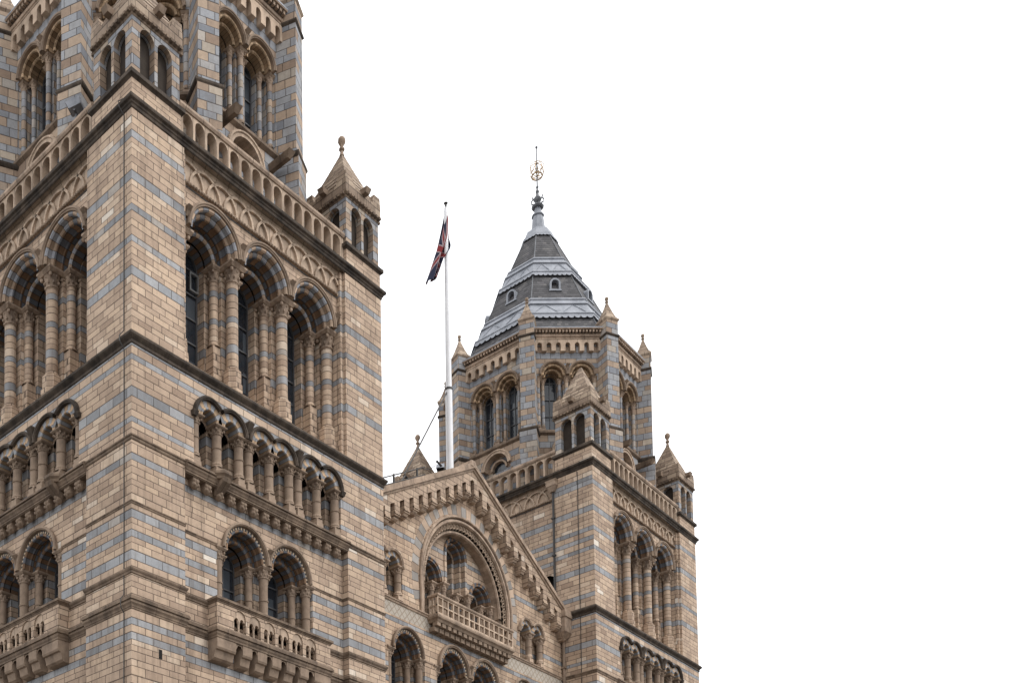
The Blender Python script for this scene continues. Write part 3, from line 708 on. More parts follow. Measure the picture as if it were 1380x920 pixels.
def turret(parent, finial=True, cx=1.0, cy=1.0):
    """square corner turret, local origin at its centre"""
    reg = []; o = (cx, cy, 0); h = .985
    m = MB(); m.box(-h, h, -h, h, 30.05, 31.0, skip='b'); base = m.build('turret', M['stone_plain'], parent, loc=o); reg.append(base)
    m = MB(); m.mould([(-h, -h), (h, -h), (h, h), (-h, h)], [(0, 30.74), (.04, 30.78), (.10, 30.82), (.10, 30.94), (-.06, 31.05)], True)
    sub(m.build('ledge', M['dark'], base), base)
    # arcaded stage
    m = MB(); g = .95; z0, z1 = 31.0, 32.9; zs = 32.33; R = .29; cs = (-.35, .35)
    def side(T):
        q = MB()
        sp = []; cur = -g
        for c in cs: sp += [(cur, c - R, z0, z1, 1), (c - R, c + R, arcf(c, R, zs), z1, 12)]; cur = c + R
        sp.append((cur, g, z0, z1, 1)); q.skin(sp, -g)
        sp2 = [(max(a, -g + .26) if a == -g else a, min(b, g - .26) if b == g else b, c_, d_, n_) for a, b, c_, d_, n_ in sp]; q.skin(sp2, -g + .26)
        for c in cs:
            for x in (c - R, c + R): q.face([(x, -g, z0), (x, -g + .26, z0), (x, -g + .26, zs), (x, -g, zs)])
            q.ring(c, zs, R - .001, R, -g, -g + .26, n=12)
        return q
    stage = MB()
    for k in range(4):
        q = side(None); ca, sa = cos(k * pi / 2), sin(k * pi / 2)
        for f, uv in zip(q.f, q.uv): stage.face([(q.v[i][0] * ca - q.v[i][1] * sa, q.v[i][0] * sa + q.v[i][1] * ca, q.v[i][2]) for i in f], uv)
    stage.face([(-g, -g, 32.9), (g, -g, 32.9), (g, g, 32.9), (-g, g, 32.9)])
    sub(stage.build('turret_arcade', M['turret'], base), base)
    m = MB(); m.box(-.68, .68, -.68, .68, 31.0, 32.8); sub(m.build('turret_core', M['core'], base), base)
    # dentil eave, parapet with raised corners
    m = MB(); e = 1.02
    m.mould([(-g, -g), (g, -g), (g, g), (-g, g)], [(0, 32.76), (.02, 32.78), (.02, 32.84), (.09, 32.92), (.09, 32.98), (0, 33.0)], True)
    for k in range(4):
        for i in range(11):
            x = -.9 + i * .18; p = [(x, -e - .03), (-x, e + .03), (e + .03, x), (-e - .03, -x)][k]
            m.box(p[0] - .045, p[0] + .045, p[1] - .045, p[1] + .045, 32.83, 32.92)
    sub(m.build('dentil_eave', M['string'], base), base)
    m = MB()
    m.box(-e, e, -e, e, 32.98, 33.36)
    for sx in (-1, 1):
        for sy in (-1, 1): m.taper(*sorted((sx * e * 1.0, sx * .55)), *sorted((sy * e * 1.0, sy * .55)), 33.36, *sorted((sx * e * .98, sx * .66)), *sorted((sy * e * .98, sy * .66)), 33.74)
    a = .93; zt = 35.45; b = .07
    for k in range(4):
        P = [(-a, -a, 33.34), (a, -a, 33.34), (a, a, 33.34), (-a, a, 33.34)]; Q = [(-b, -b, zt), (b, -b, zt), (b, b, zt), (-b, b, zt)]
        p, q, r, s_ = P[k], P[(k + 1) % 4], Q[(k + 1) % 4], Q[k]
        N = 9      # overlapping stone courses
        for i in range(N):
            t0, t1 = i / N, (i + 1) / N
            L = lambda A, B, t, o_=0: tuple(A[j] + (B[j] - A[j]) * t for j in range(3))
            w0 = 1.0 + .035 * (1 - t0)
            A0, B0 = L(p, s_, t0), L(q, r, t0); A1, B1 = L(p, s_, t1), L(q, r, t1)
            A0 = (A0[0] * w0, A0[1] * w0, A0[2]); B0 = (B0[0] * w0, B0[1] * w0, B0[2])
            m.face([A0, B0, B1, A1])
            m.face([A0, B0, L(q, r, t0), L(p, s_, t0)])
    m.box(-b, b, -b, b, zt - .01, zt + .03)
    sub(m.build('turret_roof', M['roofstone'], base), base)
    for k in range(4):
        m = MB(); q = MB(); q.taper(-.11, .11, -1.22, -.8, 33.28, -.14, .14, -1.3, -.7, 33.46)
        ca, sa = cos(k * pi / 2), sin(k * pi / 2)
        for f in q.f: m.face([(q.v[i][0] * ca - q.v[i][1] * sa, q.v[i][0] * sa + q.v[i][1] * ca, q.v[i][2]) for i in f])
        sub(m.build('water_spout', M['brown'], base), base)
    if finial:
        m = MB(); m.lathe(0, 0, [(.10, zt), (.07, zt + .12), (.06, zt + .2), (.11, zt + .25), (.11, zt + .3), (.06, zt + .34), (.07, zt + .42), (.12, zt + .5), (.15, zt + .58), (.14, zt + .68), (.08, zt + .76), (0, zt + .79)], 12)
        sub(m.build('finial', M['carved'], base, smooth=True), base)
    return base

def rot_about(ang):
    return Matrix.Translation((6, 6, 0)) @ Matrix.Rotation(ang, 4, 'Z')

def lantern(parent):
    reg = []; HW = AP * tan(pi / 8)
    full = [0.0, -pi / 4, -pi / 2]
    first = []
    # one detailed face, local origin at tower centre
    cs = [-.74, .74]
    m = MB()
    m.skin(group_spans(-1.48 - .10, 1.48 + .10, 33.6, 36.55, cs, .53, -HW, HW, 33.6, 38.5), -AP)
    m.skin([(-HW, -.84, 30.0, 33.6, 1), (-.84, .84, arcf(0, .84, 32.42), 33.6, 20), (.84, HW, 30.0, 33.6, 1)], -AP)
    for x in (-.84, .84): m.face([(x, -AP, 30), (x, -AP + .3, 30), (x, -AP + .3, 32.42), (x, -AP, 32.42)])
    m.skin([(-.84, -.42, 30.0, 33.6, 1), (-.42, .42, arcf(0, .42, 32.42), 33.6, 14), (-.42, .42, 30, 32.3, 1), (.42, .84, 30, 33.6, 1)], -AP + .3)
    w = m.build('lantern_wall', M['lantern'], parent); first.append(w)
    window_group(cs, .74, LANT, parent, first)
    m = MB(); m.ring(0, 32.42, .70, .92, -AP - .10, -AP + .3, n=22); m.roll(0, 32.42, .86, -AP - .1, .05, n=22)
    m.ring(0, 32.42, .40, .5, -AP + .2, -AP + .45, n=16)
    a = m.build('blind_arch', M['light'], parent, smooth=True); first.append(a)
    m = MB(); m.skin([(-.45, .45, 31.9, 33.0, 1)], -AP + .42); sub(m.build('pane', M['glass'], a), a)
    m = MB(); m.mould([(-HW, -AP), (HW, -AP)], [(0, 33.34), (.05, 33.38), (.12, 33.44), (.12, 33.54), (0, 33.64)]); first.append(m.build('string_course', M['string'], parent))
    # corbel table: seven slots
    m = MB(); sx = [(i - 3) * .49 for i in range(7)]; R = .125; d = -AP - .22; z0, zs, z1 = 37.74, 38.07, 38.34
    sp = []; cur = -HW - .05
    for c in sx: sp += [(cur, c - R, z0, z1, 1), (c - R, c + R, arcf(c, R, zs), z1, 8)]; cur = c + R
    sp.append((cur, HW + .05, z0, z1, 1)); m.skin(sp, d)
    ed = [-HW - .05] + [v for c in sx for v in (c - R, c + R)] + [HW + .05]
    for k in range(0, len(ed), 2): m.face([(ed[k], d, z0), (ed[k + 1], d, z0), (ed[k + 1], -AP, z0 - .0), (ed[k], -AP, z0)])
    for c in sx:
        for x in (c - R, c + R): m.face([(x, d, z0), (x, -AP, z0), (x, -AP, zs), (x, d, zs)])
        m.ring(c, zs, R - .001, R, d, -AP, n=8)
    first.append(m.build('corbel_table', M['light'], parent))
    m = MB(); W2 = HW + .12
    m.mould([(-W2, -AP), (W2, -AP)], [(.2, 38.335), (.24, 38.37), (.22, 38.43), (.18, 38.46), (.24, 38.5), (.26, 38.58), (.22, 38.6), (.22, 38.64)])
    m.mould([(-W2 - .02, -AP), (W2 + .02, -AP)], [(.22, 38.64), (.24, 38.66), (.24, 38.78), (.40, 38.79), (.42, 38.80), (.42, 38.84), (0, 38.85)])
    for i in range(24):
        x = -W2 + .12 + i * (2 * W2 - .24) / 23; m.box(x - .045, x + .045, -AP - .37, -AP - .24, 38.66, 38.785)
    cn = m.build('lantern_cornice', M['trim'], parent); first.append(cn)
    m = MB(); m.skin([(-W2, W2, 38.645, 38.79, 1)], -AP - .245); sub(m.build('cornice_hollow', M['dark'], cn), cn)  # dark strip paints the shade behind the dentils
    m = MB(); m.mould([(-W2 - .03, -AP), (W2 + .03, -AP)], [(.30, 38.845), (.43, 38.845), (.43, 38.90), (.38, 38.92), (-.3, 38.94)]); sub(m.build('lead_gutter', M['lead'], cn), cn)
    # two water spouts at the foot of the windows
    for x in (-1.3, 1.3):
        m = MB(); m.taper(x - .09, x + .09, -AP - .85, -AP + .1, 32.74, x - .15, x + .15, -AP - 1.0, -AP + .1, 32.96)
        sp_ = m.build('water_spout', M['string'], parent); sp_.matrix_basis = rot_about(0.0)
    for o in first: o.matrix_basis = rot_about(0.0) @ o.matrix_basis
    for ang in full[1:]:
        for o in first:
            c = dup(o, parent); c.matrix_basis = rot_about(ang) @ rot_about(0.0).inverted() @ o.matrix_basis
    # faces turned away: plain banded wall with cornice
    plain_parts = []
    for k in range(8):
        ang = -pi / 2 + k * pi / 4 + pi / 4 * 1.0
        if any(abs((ang - f + pi) % (2 * pi) - pi) < 1e-3 for f in full): continue
        m = MB(); m.skin([(-HW, HW, 30.0, 38.6, 1)], -AP); o = m.build('lantern_wall', M['lantern'], parent); o.matrix_basis = rot_about(ang)
        c = dup(cn, parent); c.matrix_basis = rot_about(ang)
    # buttress piers and pinnacles on the eight corners
    pier = None
    for k in range(8):
        ang = -pi / 8 + k * pi / 4
        if pier is None:
            m = MB(); w = .37; ro = 5.82
            m.box(-w, w, -ro, -4.6, 33.4, 38.4, skip='tb'); m.box(-w - .06, w + .06, -ro - .10, -4.6, 30.0, 33.34, skip='tb')
            m.box(-w, w, -ro, -5.06, 38.4, 39.2, skip='b')
            pier = m.build('lantern_pier', M['lantern'], parent)
            m = MB(); m.mould([(-w, -4.7), (-w, -ro), (w, -ro), (w, -4.7)], [(0.06, 33.22), (.10, 33.26), (.13, 33.32), (.13, 33.40), (0, 33.5)])
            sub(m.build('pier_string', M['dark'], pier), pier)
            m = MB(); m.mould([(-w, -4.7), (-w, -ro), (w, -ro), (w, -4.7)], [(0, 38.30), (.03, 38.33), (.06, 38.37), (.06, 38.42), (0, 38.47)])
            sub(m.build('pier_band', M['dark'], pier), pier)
            m = MB(); cy = -5.45; ph = .43
            m.taper(-w - .01, w + .01, cy - w - .01, cy + w + .01, 39.16, -ph, ph, cy - ph, cy + ph, 39.24)
            hs = [(39.24, .43), (39.30, .42), (39.45, .31), (39.75, .20), (40.1, .09), (40.25, .055)]
            for (za, ra), (zb_, rb) in zip(hs, hs[1:]): m.taper(-ra, ra, cy - ra, cy + ra, za, -rb, rb, cy - rb, cy + rb, zb_)
            m.lathe(0, cy, [(.055, 40.22), (.05, 40.3), (.09, 40.33), (.09, 40.37), (.05, 40.41), (.08, 40.47), (.10, 40.53), (.08, 40.6), (0, 40.64)], 10)
            sub(m.build('pinnacle', M['roofstone'], pier), pier)
            pier.matrix_basis = rot_about(ang)
        else:
            c = dup(pier, parent); c.matrix_basis = rot_about(ang)
    # slate spire with lead bands
    ap = lambda z: .65 + (47.83 - z) * .446
    cr = 1 / cos(pi / 8)
    def oct_(mb, za, zb, off0=0.0, off1=0.0, mi=0):
        for k in range(8):
            a0, a1 = pi / 8 + k * pi / 4, pi / 8 + (k + 1) * pi / 4
            ra, rb = (ap(za) + off0) * cr, (ap(zb) + off1) * cr
            sa, sb = ra * sin(pi / 8), rb * sin(pi / 8)
            mb.face([(6 + ra * cos(a0), 6 + ra * sin(a0), za), (6 + ra * cos(a1), 6 + ra * sin(a1), za), (6 + rb * cos(a1), 6 + rb * sin(a1), zb), (6 + rb * cos(a0), 6 + rb * sin(a0), zb)],
                    [(-sa, za), (sa, za), (sb, zb), (-sb, zb)], mi)
    m = MB(); oct_(m, 38.9, 47.9); spire = m.build('spire', M['slate'], parent)
    for za, zb in ((40.25, 41.72), (43.7, 45.15)):
        m = MB(); lv = [(za, .0), (za, .13), (za + .16, .13), (za + .20, .18), (za + .28, .18), (za + .32, .06), (zb - .50, .06), (zb - .46, .14), (zb - .34, .14), (zb - .3, .06), (zb - .12, .06), (zb - .08, .12), (zb, .12), (zb + .04, .02)]
        for (z0, o0), (z1, o1) in zip(lv, lv[1:]): oct_(m, z0, z1, o0, o1)
        for k in range(8):   # scalloped lower edge and chevron rolls
            a = k * pi / 4 + pi / 4; nx, ny = cos(a), sin(a); tx, ty = -ny, nx
            half = (ap(za)) * tan(pi / 8); nsc = 10 if za < 42 else 8
            for i in range(nsc):
                c = -half + (i + .5) * 2 * half / nsc; r = half / nsc * .94
                pts = []
                for j in range(7):
                    t = pi + pi * j / 6; u_, z_ = c + r * cos(t), za + .02 + r * 1.0 * sin(t); rr = ap(z_) + .13
                    pts.append((6 + nx * rr + tx * u_, 6 + ny * rr + ty * u_, z_))
                m.face(pts)
            for c0 in (-half * .45, half * .45):
                zt = zb - .52; zl = za + .32
                P = lambda u_, z_: (6 + nx * (ap(z_) + .06) + tx * u_, 6 + ny * (ap(z_) + .06) + ty * u_, z_)
                m.tube([P(c0 - half * .42, zl), P(c0, zt), P(c0 + half * .42, zl)], .035, 5)
        sub(m.build('lead_band', M['lead'], spire, smooth=False), spire)
    for k in range(8):
        a0 = pi / 8 + k * pi / 4; m = MB()
        P = lambda z_: (6 + (ap(z_) * cr + .01) * cos(a0), 6 + (ap(z_) * cr + .01) * sin(a0), z_)
        m.tube([P(38.95), P(47.3)], .028, 5); sub(m.build('hip_roll', M['lead_dark'], spire), spire)
    for k in range(8):
        a = k * pi / 4; m = MB(); z0, zc = 42.46, 42.84; r = .25
        # built along -y, then turned
        yb = -ap(z0) - .05
        m.ring(0, zc, r - .05, r + .04, yb, -ap(43.2) + .1, n=12)
        for s_ in (-1, 1): m.box(*sorted((s_ * (r - .05), s_ * (r + .04))), yb, -ap(43.0), z0, zc)
        m.box(-r - .09, r + .09, yb - .04, -ap(42.6), z0 - .07, z0)
        dm = m.build('dormer', M['lead'], spire); dm.matrix_basis = rot_about(a); sub(dm, spire)
        m = MB(); m.face([(-r + .05, -ap(42.46) - .02, z0), (r - .05, -ap(42.46) - .02, z0), (r - .05, -ap(43.2) - .01, zc + .2), (-r + .05, -ap(43.2) - .01, zc + .2)]); v_ = m.build('dormer_louvre', M['lead'], spire); v_.matrix_basis = rot_about(a); sub(v_, spire)
    m = MB()
    lv = [(47.25, .06), (47.4, .10), (47.46, .05), (47.6, .06), (47.9, .07), (47.96, .03)]
    for (z0, o0), (z1, o1) in zip(lv, lv[1:]): oct_(m, z0, z1, o0, o1)
    for k in range(8):
        a = k * pi / 4 + pi / 4; nx, ny = cos(a), sin(a); tx, ty = -ny, nx; half = (ap(47.25) + .08) * tan(pi / 8)
        for i in range(4):
            c = -half + (i + .5) * half / 2; r = half / 4 * .94; pts = []
            for j in range(7):
                t_ = pi + pi * j / 6; u_, z_ = c + r * cos(t_), 47.28 + r * 1.2 * sin(t_); rr = ap(z_) + .10
                pts.append((6 + nx * rr + tx * u_, 6 + ny * rr + ty * u_, z_))
            m.face(pts)
    m.lathe(6, 6, [(.56, 47.9), (.50, 47.97), (.44, 47.99), (.37, 48.45), (.31, 48.93), (.29, 49.0), (.36, 49.02), (.36, 49.08), (.24, 49.12), (.2, 49.35), (.19, 49.5)], 8, rot=pi / 8)
    sub(m.build('lead_cap', M['lead'], spire), spire)
    m = MB()
    m.lathe(6, 6, [(.2, 49.5), (.3, 49.52), (.36, 49.6), (.3, 49.68), (.16, 49.72), (.11, 49.85), (.2, 49.98), (.24, 50.08), (.16, 50.2), (.1, 50.28), (.07, 50.42), (.11, 50.52), (.07, 50.62), (.05, 50.7), (.085, 50.8), (.04, 50.86), (.03, 53.1), (.07, 53.16), (.07, 53.22), (0, 53.28)], 10)
    for k in range(4):
        a = k * pi / 2 + .4
        m.tube([(6 + .1 * cos(a), 6 + .1 * sin(a), 49.8), (6 + .32 * cos(a), 6 + .32 * sin(a), 49.85), (6 + .36 * cos(a), 6 + .36 * sin(a), 50.0), (6 + .24 * cos(a), 6 + .24 * sin(a), 50.14), (6 + .3 * cos(a), 6 + .3 * sin(a), 50.26)], .04, 5)
    sub(m.build('finial_rod', M['lead_dark'], spire), spire)
    m = MB(); zc = 51.84; r = .38
    for k in range(3):
        a = k * pi / 3 + .3
        m.tube([(6 + r * cos(t) * cos(a), 6 + r * cos(t) * sin(a), zc + r * sin(t)) for t in [2 * pi * i / 20 for i in range(21)]], .022, 5)
    for zz in (-.22, .22): m.tube([(6 + .38 * cos(t), 6 + .38 * sin(t), zc + zz) for t in [2 * pi * i / 20 for i in range(21)]], .018, 5)
    m.tube([(6 + .3 * cos(t), 6 + .3 * sin(t), zc - .38) for t in [2 * pi * i / 16 for i in range(17)]], .04, 5)
    sub(m.build('gilded_globe', M['gild'], spire), spire)

MIRROR = Matrix(((0, 1, 0, 0), (1, 0, 0, 0), (0, 0, 1, 0), (0, 0, 0, 1)))
def ring_path(front, left, right_plain=True):
    """plan loop of a tower from front points (u, d) and left points (u, d) measured from the near corner"""
    p = list(front) + [(12, 12), (0, 12)] + [(d, u) for u, d in reversed(left)]
    out = []
    for q in p:
        if not out or (abs(out[-1][0] - q[0]) + abs(out[-1][1] - q[1])) > 1e-5: out.append(q)
    if abs(out[0][0] - out[-1][0]) + abs(out[0][1] - out[-1][1]) < 1e-5: out.pop()
    return out
FLAT = [(0, 0), (12, 0)]
REC = [(0, 0), (2.1, 0), (2.1, .28), (9.9, .28), (9.9, 0), (12, 0)]
BAL = [(0, 0), (2.1, 0), (2.1, .28), (3.3, .28), (3.3, .281), (8.7, .281), (8.7, .28), (9.9, .28), (9.9, 0), (12, 0)]

def courses(parent, left_rec=True, ls=1.0):
    deep = lambda path: [(x, y * ls if y > .5 else y) for x, y in path]
    lf = REC if left_rec else FLAT
    P = ring_path(FLAT, FLAT); R = ring_path(REC, lf); R2 = ring_path(REC, lf)
    def mk(name, path, prof, mat):
        m = MB(); m.mould(deep(path), prof, True); return m.build(name, M[mat], parent)
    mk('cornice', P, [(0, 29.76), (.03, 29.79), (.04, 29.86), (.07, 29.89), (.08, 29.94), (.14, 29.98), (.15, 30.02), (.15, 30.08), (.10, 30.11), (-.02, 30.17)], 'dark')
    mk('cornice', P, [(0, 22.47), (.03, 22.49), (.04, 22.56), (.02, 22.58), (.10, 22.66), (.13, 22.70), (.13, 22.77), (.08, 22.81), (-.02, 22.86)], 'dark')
    mk('string_course', P, [(0, 19.53), (.03, 19.55), (.04, 19.6), (.025, 19.62), (.06, 19.65), (.06, 19.69), (0, 19.72)], 'string')
    prof4 = [(0, 17.60), (.02, 17.61), (.025, 17.64), (.015, 17.655), (.035, 17.67), (.035, 17.7), (0, 17.72)]
    fr_ = [(8.30, .28), (9.9, .28), (9.9, 0), (12, 0), (12, 12), (0, 12)]
    segs = [fr_ + [(0, 9.9), (.28, 9.9), (.28, 8.30)], [(.28, 3.70), (.28, 2.1), (0, 2.1), (0, 0), (2.1, 0), (2.1, .28), (3.70, .28)]] if left_rec else [fr_ + [(0, 0), (2.1, 0), (2.1, .28), (3.70, .28)]]
    for sg in segs:
        m = MB(); m.mould(deep(sg), prof4); m.build('string_course', M['string'], parent)
    mk('string_course', R, [(0, 15.50), (.03, 15.52), (.035, 15.57), (.06, 15.6), (.075, 15.64), (.07, 15.68), (0, 15.71)], 'string')
    mk('string_course', R, [(0, 14.44), (.02, 14.455), (.02, 14.50), (.035, 14.51), (.045, 14.56), (.08, 14.61), (.085, 14.615), (.085, 14.665), (.07, 14.67), (.07, 14.70), (.115, 14.71), (.115, 14.775), (.095, 14.78), (.095, 14.815), (0, 14.88)], 'string')

def plain_face(parent, mat, T, recess=True):
    m = MB()
    if recess:
        for a, b in ((0, 2.1), (9.9, 12)): m.skin([(a, b, 0, 30.1, 1)], 0)
        for x in (2.1, 9.9): m.face([(x, 0, 0), (x, .28, 0), (x, .28, 30.1), (x, 0, 30.1)])
        m.skin([(2.1, 9.9, 0, 30.1, 1)], .28); m.skin([(2.1, 9.9, 30.0, 30.2, 1)], .02)
    else: m.skin([(0, 12, 0, 30.1, 1)], 0)
    o = m.build('wall', M[mat], parent); o.matrix_basis = T; return o

RIGHT = Matrix(((0, -1, 0, 12), (1, 0, 0, 0), (0, 0, 1, 0), (0, 0, 0, 1)))
BACK = Matrix(((-1, 0, 0, 12), (0, -1, 0, 12), (0, 0, 1, 0), (0, 0, 0, 1)))
LEFT_ROT = Matrix(((0, 1, 0, 0), (1, 0, 0, 0), (0, 0, 1, 0), (0, 0, 0, 1)))

near = empty('stone_tower', (0, 0, 0))
tag(near, 'nearest and largest banded stone tower, cut off by the top and left edges', 'tower', 'striped stone towers')
DX = 28.469
far = empty('stone_tower', (DX, 0, 0))
tag(far, 'farther banded stone tower with slate spire and gilded globe, right of the gable', 'tower', 'striped stone towers')

face_parts = carved_face(near)
LS = 1.055; DEEP = Matrix.Diagonal((1, LS, 1, 1))
for o in face_parts:
    dup(o, near, DEEP @ MIRROR); dup(o, far)
for tw in (near, far):
    for q in (plain_face(tw, 'stone_plain', RIGHT), plain_face(tw, 'stone_plain', BACK, False)):
        if tw is near: q.matrix_parent_inverse = DEEP
    m = MB(); m.box(.5, 11.5, .5, 11.5 * (LS if tw is near else 1), 29.9, 30.12); m.build('roof_deck', M['lead'], tw)
courses(near, True, LS); courses(far, False)
b0 = balustrade(near); dup(b0, near, DEEP @ MIRROR); dup(b0, far); dup(b0, far, MIRROR)
for tw in (near, far):
    for T_ in (RIGHT, BACK): dup(b0, tw, (DEEP if tw is near else Matrix()) @ T_)
t_plain = turret(near, False, 1, 1); t_fin = turret(near, True, 11, 1)
for tw in (near, far):
    if tw is far:
        c = dup(t_plain, tw); c = dup(t_fin, tw)
    yb_ = 12 * (LS if tw is near else 1) - 1
    c = dup(t_fin, tw); c.location = (1, yb_, 0); c = dup(t_fin, tw); c.location = (11, yb_, 0)
n_before = set(bpy.data.objects)
lantern(near)
lant_parts = [o for o in bpy.data.objects if o not in n_before and o.parent == near]
for o in lant_parts: 
    kids = [k for k in bpy.data.objects if k.parent == o]
    c = o.copy(); COL.objects.link(c); c.parent = far
    for k in kids:
        kc = k.copy(); COL.objects.link(kc); kc.parent = c
    o.matrix_parent_inverse = DEEP

# far tower, side towards the gable: plain banded wall with frieze, small door and downpipes
m = MB()
for a, b in ((0, 2.1), (9.9, 12)): m.skin([(a, b, 22.62, 30.1, 1)], 0)
for x in (2.1, 9.9): m.face([(x, 0, 22.62), (x, .28, 22.62), (x, .28, 30.1), (x, 0, 30.1)])
m.skin([(2.1, 2.25, 22.62, 30.1, 1), (2.25, 3.15, 22.62, 23.2, 1), (2.25, 3.15, lambda x: 25.0 + .16 * (1 - ((x - 2.7) / .45) ** 2), 30.1, 10), (3.15, 9.9, 22.62, 30.1, 1)], .28)
for x in (2.25, 3.15): m.face([(x, .28, 23.2), (x, .7, 23.2), (x, .7, 25.0), (x, .28, 25.0)])
m.skin([(0, 12, 0, 22.62, 1)], 0)
o = m.build('wall', M['stone_far'], far); o.matrix_basis = MIRROR
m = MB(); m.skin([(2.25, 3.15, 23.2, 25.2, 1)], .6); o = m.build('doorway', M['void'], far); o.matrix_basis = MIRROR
m = MB(); m.box(2.3, 2.36, .5, .58, 23.2, 25.1); m.box(2.7, 2.74, .5, .58, 23.2, 25.1); m.box(2.3, 3.1, .5, .58, 24.3, 24.36); sub(m.build('door_frame', M['frame'], o), o)
for nm in ('frieze', 'frieze_moulding'):
    src = [q for q in face_parts if q.name.split('.')[0] == nm][0]; dup(src, far, MIRROR)
m = MB(); m.tube([(2.10, -.02, 20), (2.10, -.02, 29.2)], .06, 8)
for z in (24.0, 25.9, 27.8): m.box(2.0, 2.2, -.10, .04, z, z + .07)
o = m.build('downpipe', M['iron'], far); o.matrix_basis = MIRROR
m = MB(); m.taper(1.98, 2.22, -.14, .12, 29.15, 1.86, 2.34, -.26, .16, 29.4); m.box(1.84, 2.36, -.28, .16, 29.4, 29.58); m.taper(1.86, 2.34, -.26, .16, 29.58, 1.8, 2.4, -.3, .16, 29.7)
h_ = m.build('rain_hopper', M['carved'], o); sub(h_, o)
m = MB(); m.tube([(1.68, -.07, 10), (1.68, -.07, 21.6)], .075, 8); m.box(1.56, 1.79, -.16, .02, 20.1, 20.2); m.box(1.56, 1.79, -.16, .02, 16.6, 16.7)
o = m.build('downpipe', M['brown'], far); o.matrix_basis = MIRROR
m = MB(); m.tube([(.78, -.02, 10), (.78, -.02, 29.7)], .016, 5); o = m.build('lightning_cable', M['iron'], far); o.matrix_basis = MIRROR
# white hinged casement standing out in the first tall window of the near tower
m = MB()
for b_ in ((3.77, 4.16, 26.84, 26.89), (3.77, 4.16, 27.43, 27.48), (3.77, 3.82, 26.89, 27.43), (4.11, 4.16, 26.89, 27.43)): m.box(b_[0], b_[1], 1.60, 1.66, b_[2], b_[3])
m.build('casement', M['frameW'], near)
# near tower: lightning cable down the corner of the left face, patched slit in the corner pilaster
m = MB(); y = -.02
m.tube([(.33, y, 10), (.33, y, 14.4), (.33, -.14, 14.55), (.33, -.14, 14.8), (.33, y, 14.95), (.33, y, 22.4), (.36, -.16, 22.62), (.38, -.16, 22.8), (.34, y, 23.0), (.34, y, 29.7), (.38, -.18, 29.92), (.42, -.18, 30.1), (.42, -.0, 30.3)], .016, 5)
o = m.build('lightning_cable', M['iron'], near); o.matrix_basis = MIRROR
m = MB(); m.box(1.04, 1.17, -.006, .0, 13.22, 13.5); m.build('slit_opening', M['void'], near)

# ------------------------------------------------------------------ gabled front between the towers
G = 1.8; XA = 20.235
gab = empty('gabled_front', (0, 0, 0)); tag(gab, 'stone gable between the two towers with a great blind arch, balcony and stepped corbels', 'building')
cop = lambda x: 26.85 - .537 * abs(x - XA)
zA, RA = 21.2, 3.5
greg = []
GL = dict(LOWER); GL.update(d0=G, d1=G + .44, d2=G + .72, dg=G + 1.05, dp=G + .44, dc=G + .18, dn=G + .52, wmat='gable')
m = MB()
sets = [([15.76], 12, 17.3), ([19.04, 21.42], 17.3, 23.2), ([24.72], 23.2, DX)]
for cs, xa, xb in sets:
    m.skin(group_spans(cs[0] - 1.06 - .17, cs[-1] + 1.06 + .17, 15.2, 17.65, cs, .82, xa, xb, 0, 19.0), G)
pL, pR = [13.9, 14.9], [25.05, 26.05]; zP, rP = 21.12, .30
sp = []
def pair(cs, xa, xb):
    us, ue = cs[0] - .52, cs[-1] + .62
    o = [(xa, us, 19.6, cop, 1), (us, ue, 19.6, 19.72, 1), (us, cs[0] - rP, zP, cop, 1)]
    o += [(cs[0] - rP, cs[0] + rP, arcf(cs[0], rP, zP), cop, 12), (cs[0] + rP, cs[1] - rP, zP, cop, 1), (cs[1] - rP, cs[1] + rP, arcf(cs[1], rP, zP), cop, 12), (cs[1] + rP, ue, zP, cop, 1), (ue, xb, 19.6, cop, 1)]
    return o
sp += pair(pL, 12.0, XA - RA); sp += pair(pR, XA + RA, DX)
sp += [(XA - RA, XA, arcf(XA, RA, zA), cop, 24), (XA, XA + RA, arcf(XA, RA, zA), cop, 24)]
m.skin(sp, G)
for x in (XA - RA, XA + RA): m.face([(x, G, 19.6), (x, G + .6, 19.6), (x, G + .6, zA), (x, G, zA)])
for cs in (pL, pR):
    us, ue = cs[0] - .52, cs[-1] + .62
    for x in (us, ue): m.face([(x, G, 19.72), (x, G + .4, 19.72), (x, G + .4, zP), (x, G, zP)])
    s2 = []; cur = us
    for c in cs: s2 += [(cur, c - .24, 19.72, 21.7, 1), (c - .24, c + .24, arcf(c, .24, 21.05), 21.7, 10)]; cur = c + .24
    s2.append((cur, ue, 19.72, 21.7, 1)); m.skin(s2, G + .4)
    m.face([(us, G, 19.72), (ue, G, 19.72), (ue, G + .7, 19.75), (us, G + .7, 19.75)])
    for c in cs:
        for x in (c - .24, c + .24): m.face([(x, G + .4, 19.72), (x, G + .7, 19.72), (x, G + .7, 21.05), (x, G + .4, 21.05)])
    for a, b in zip([us] + [c + rP for c in cs], [c - rP for c in cs] + [ue]): m.face([(a, G, zP), (b, G, zP), (b, G + .4, zP), (a, G + .4, zP)])
m.build('wall', M['gable'], gab)
PAIRC = column_meshes('pF', .15, 19.74, 20.1, 20.85, 21.12, .215, .19, M['brown'], M['trim'], True)
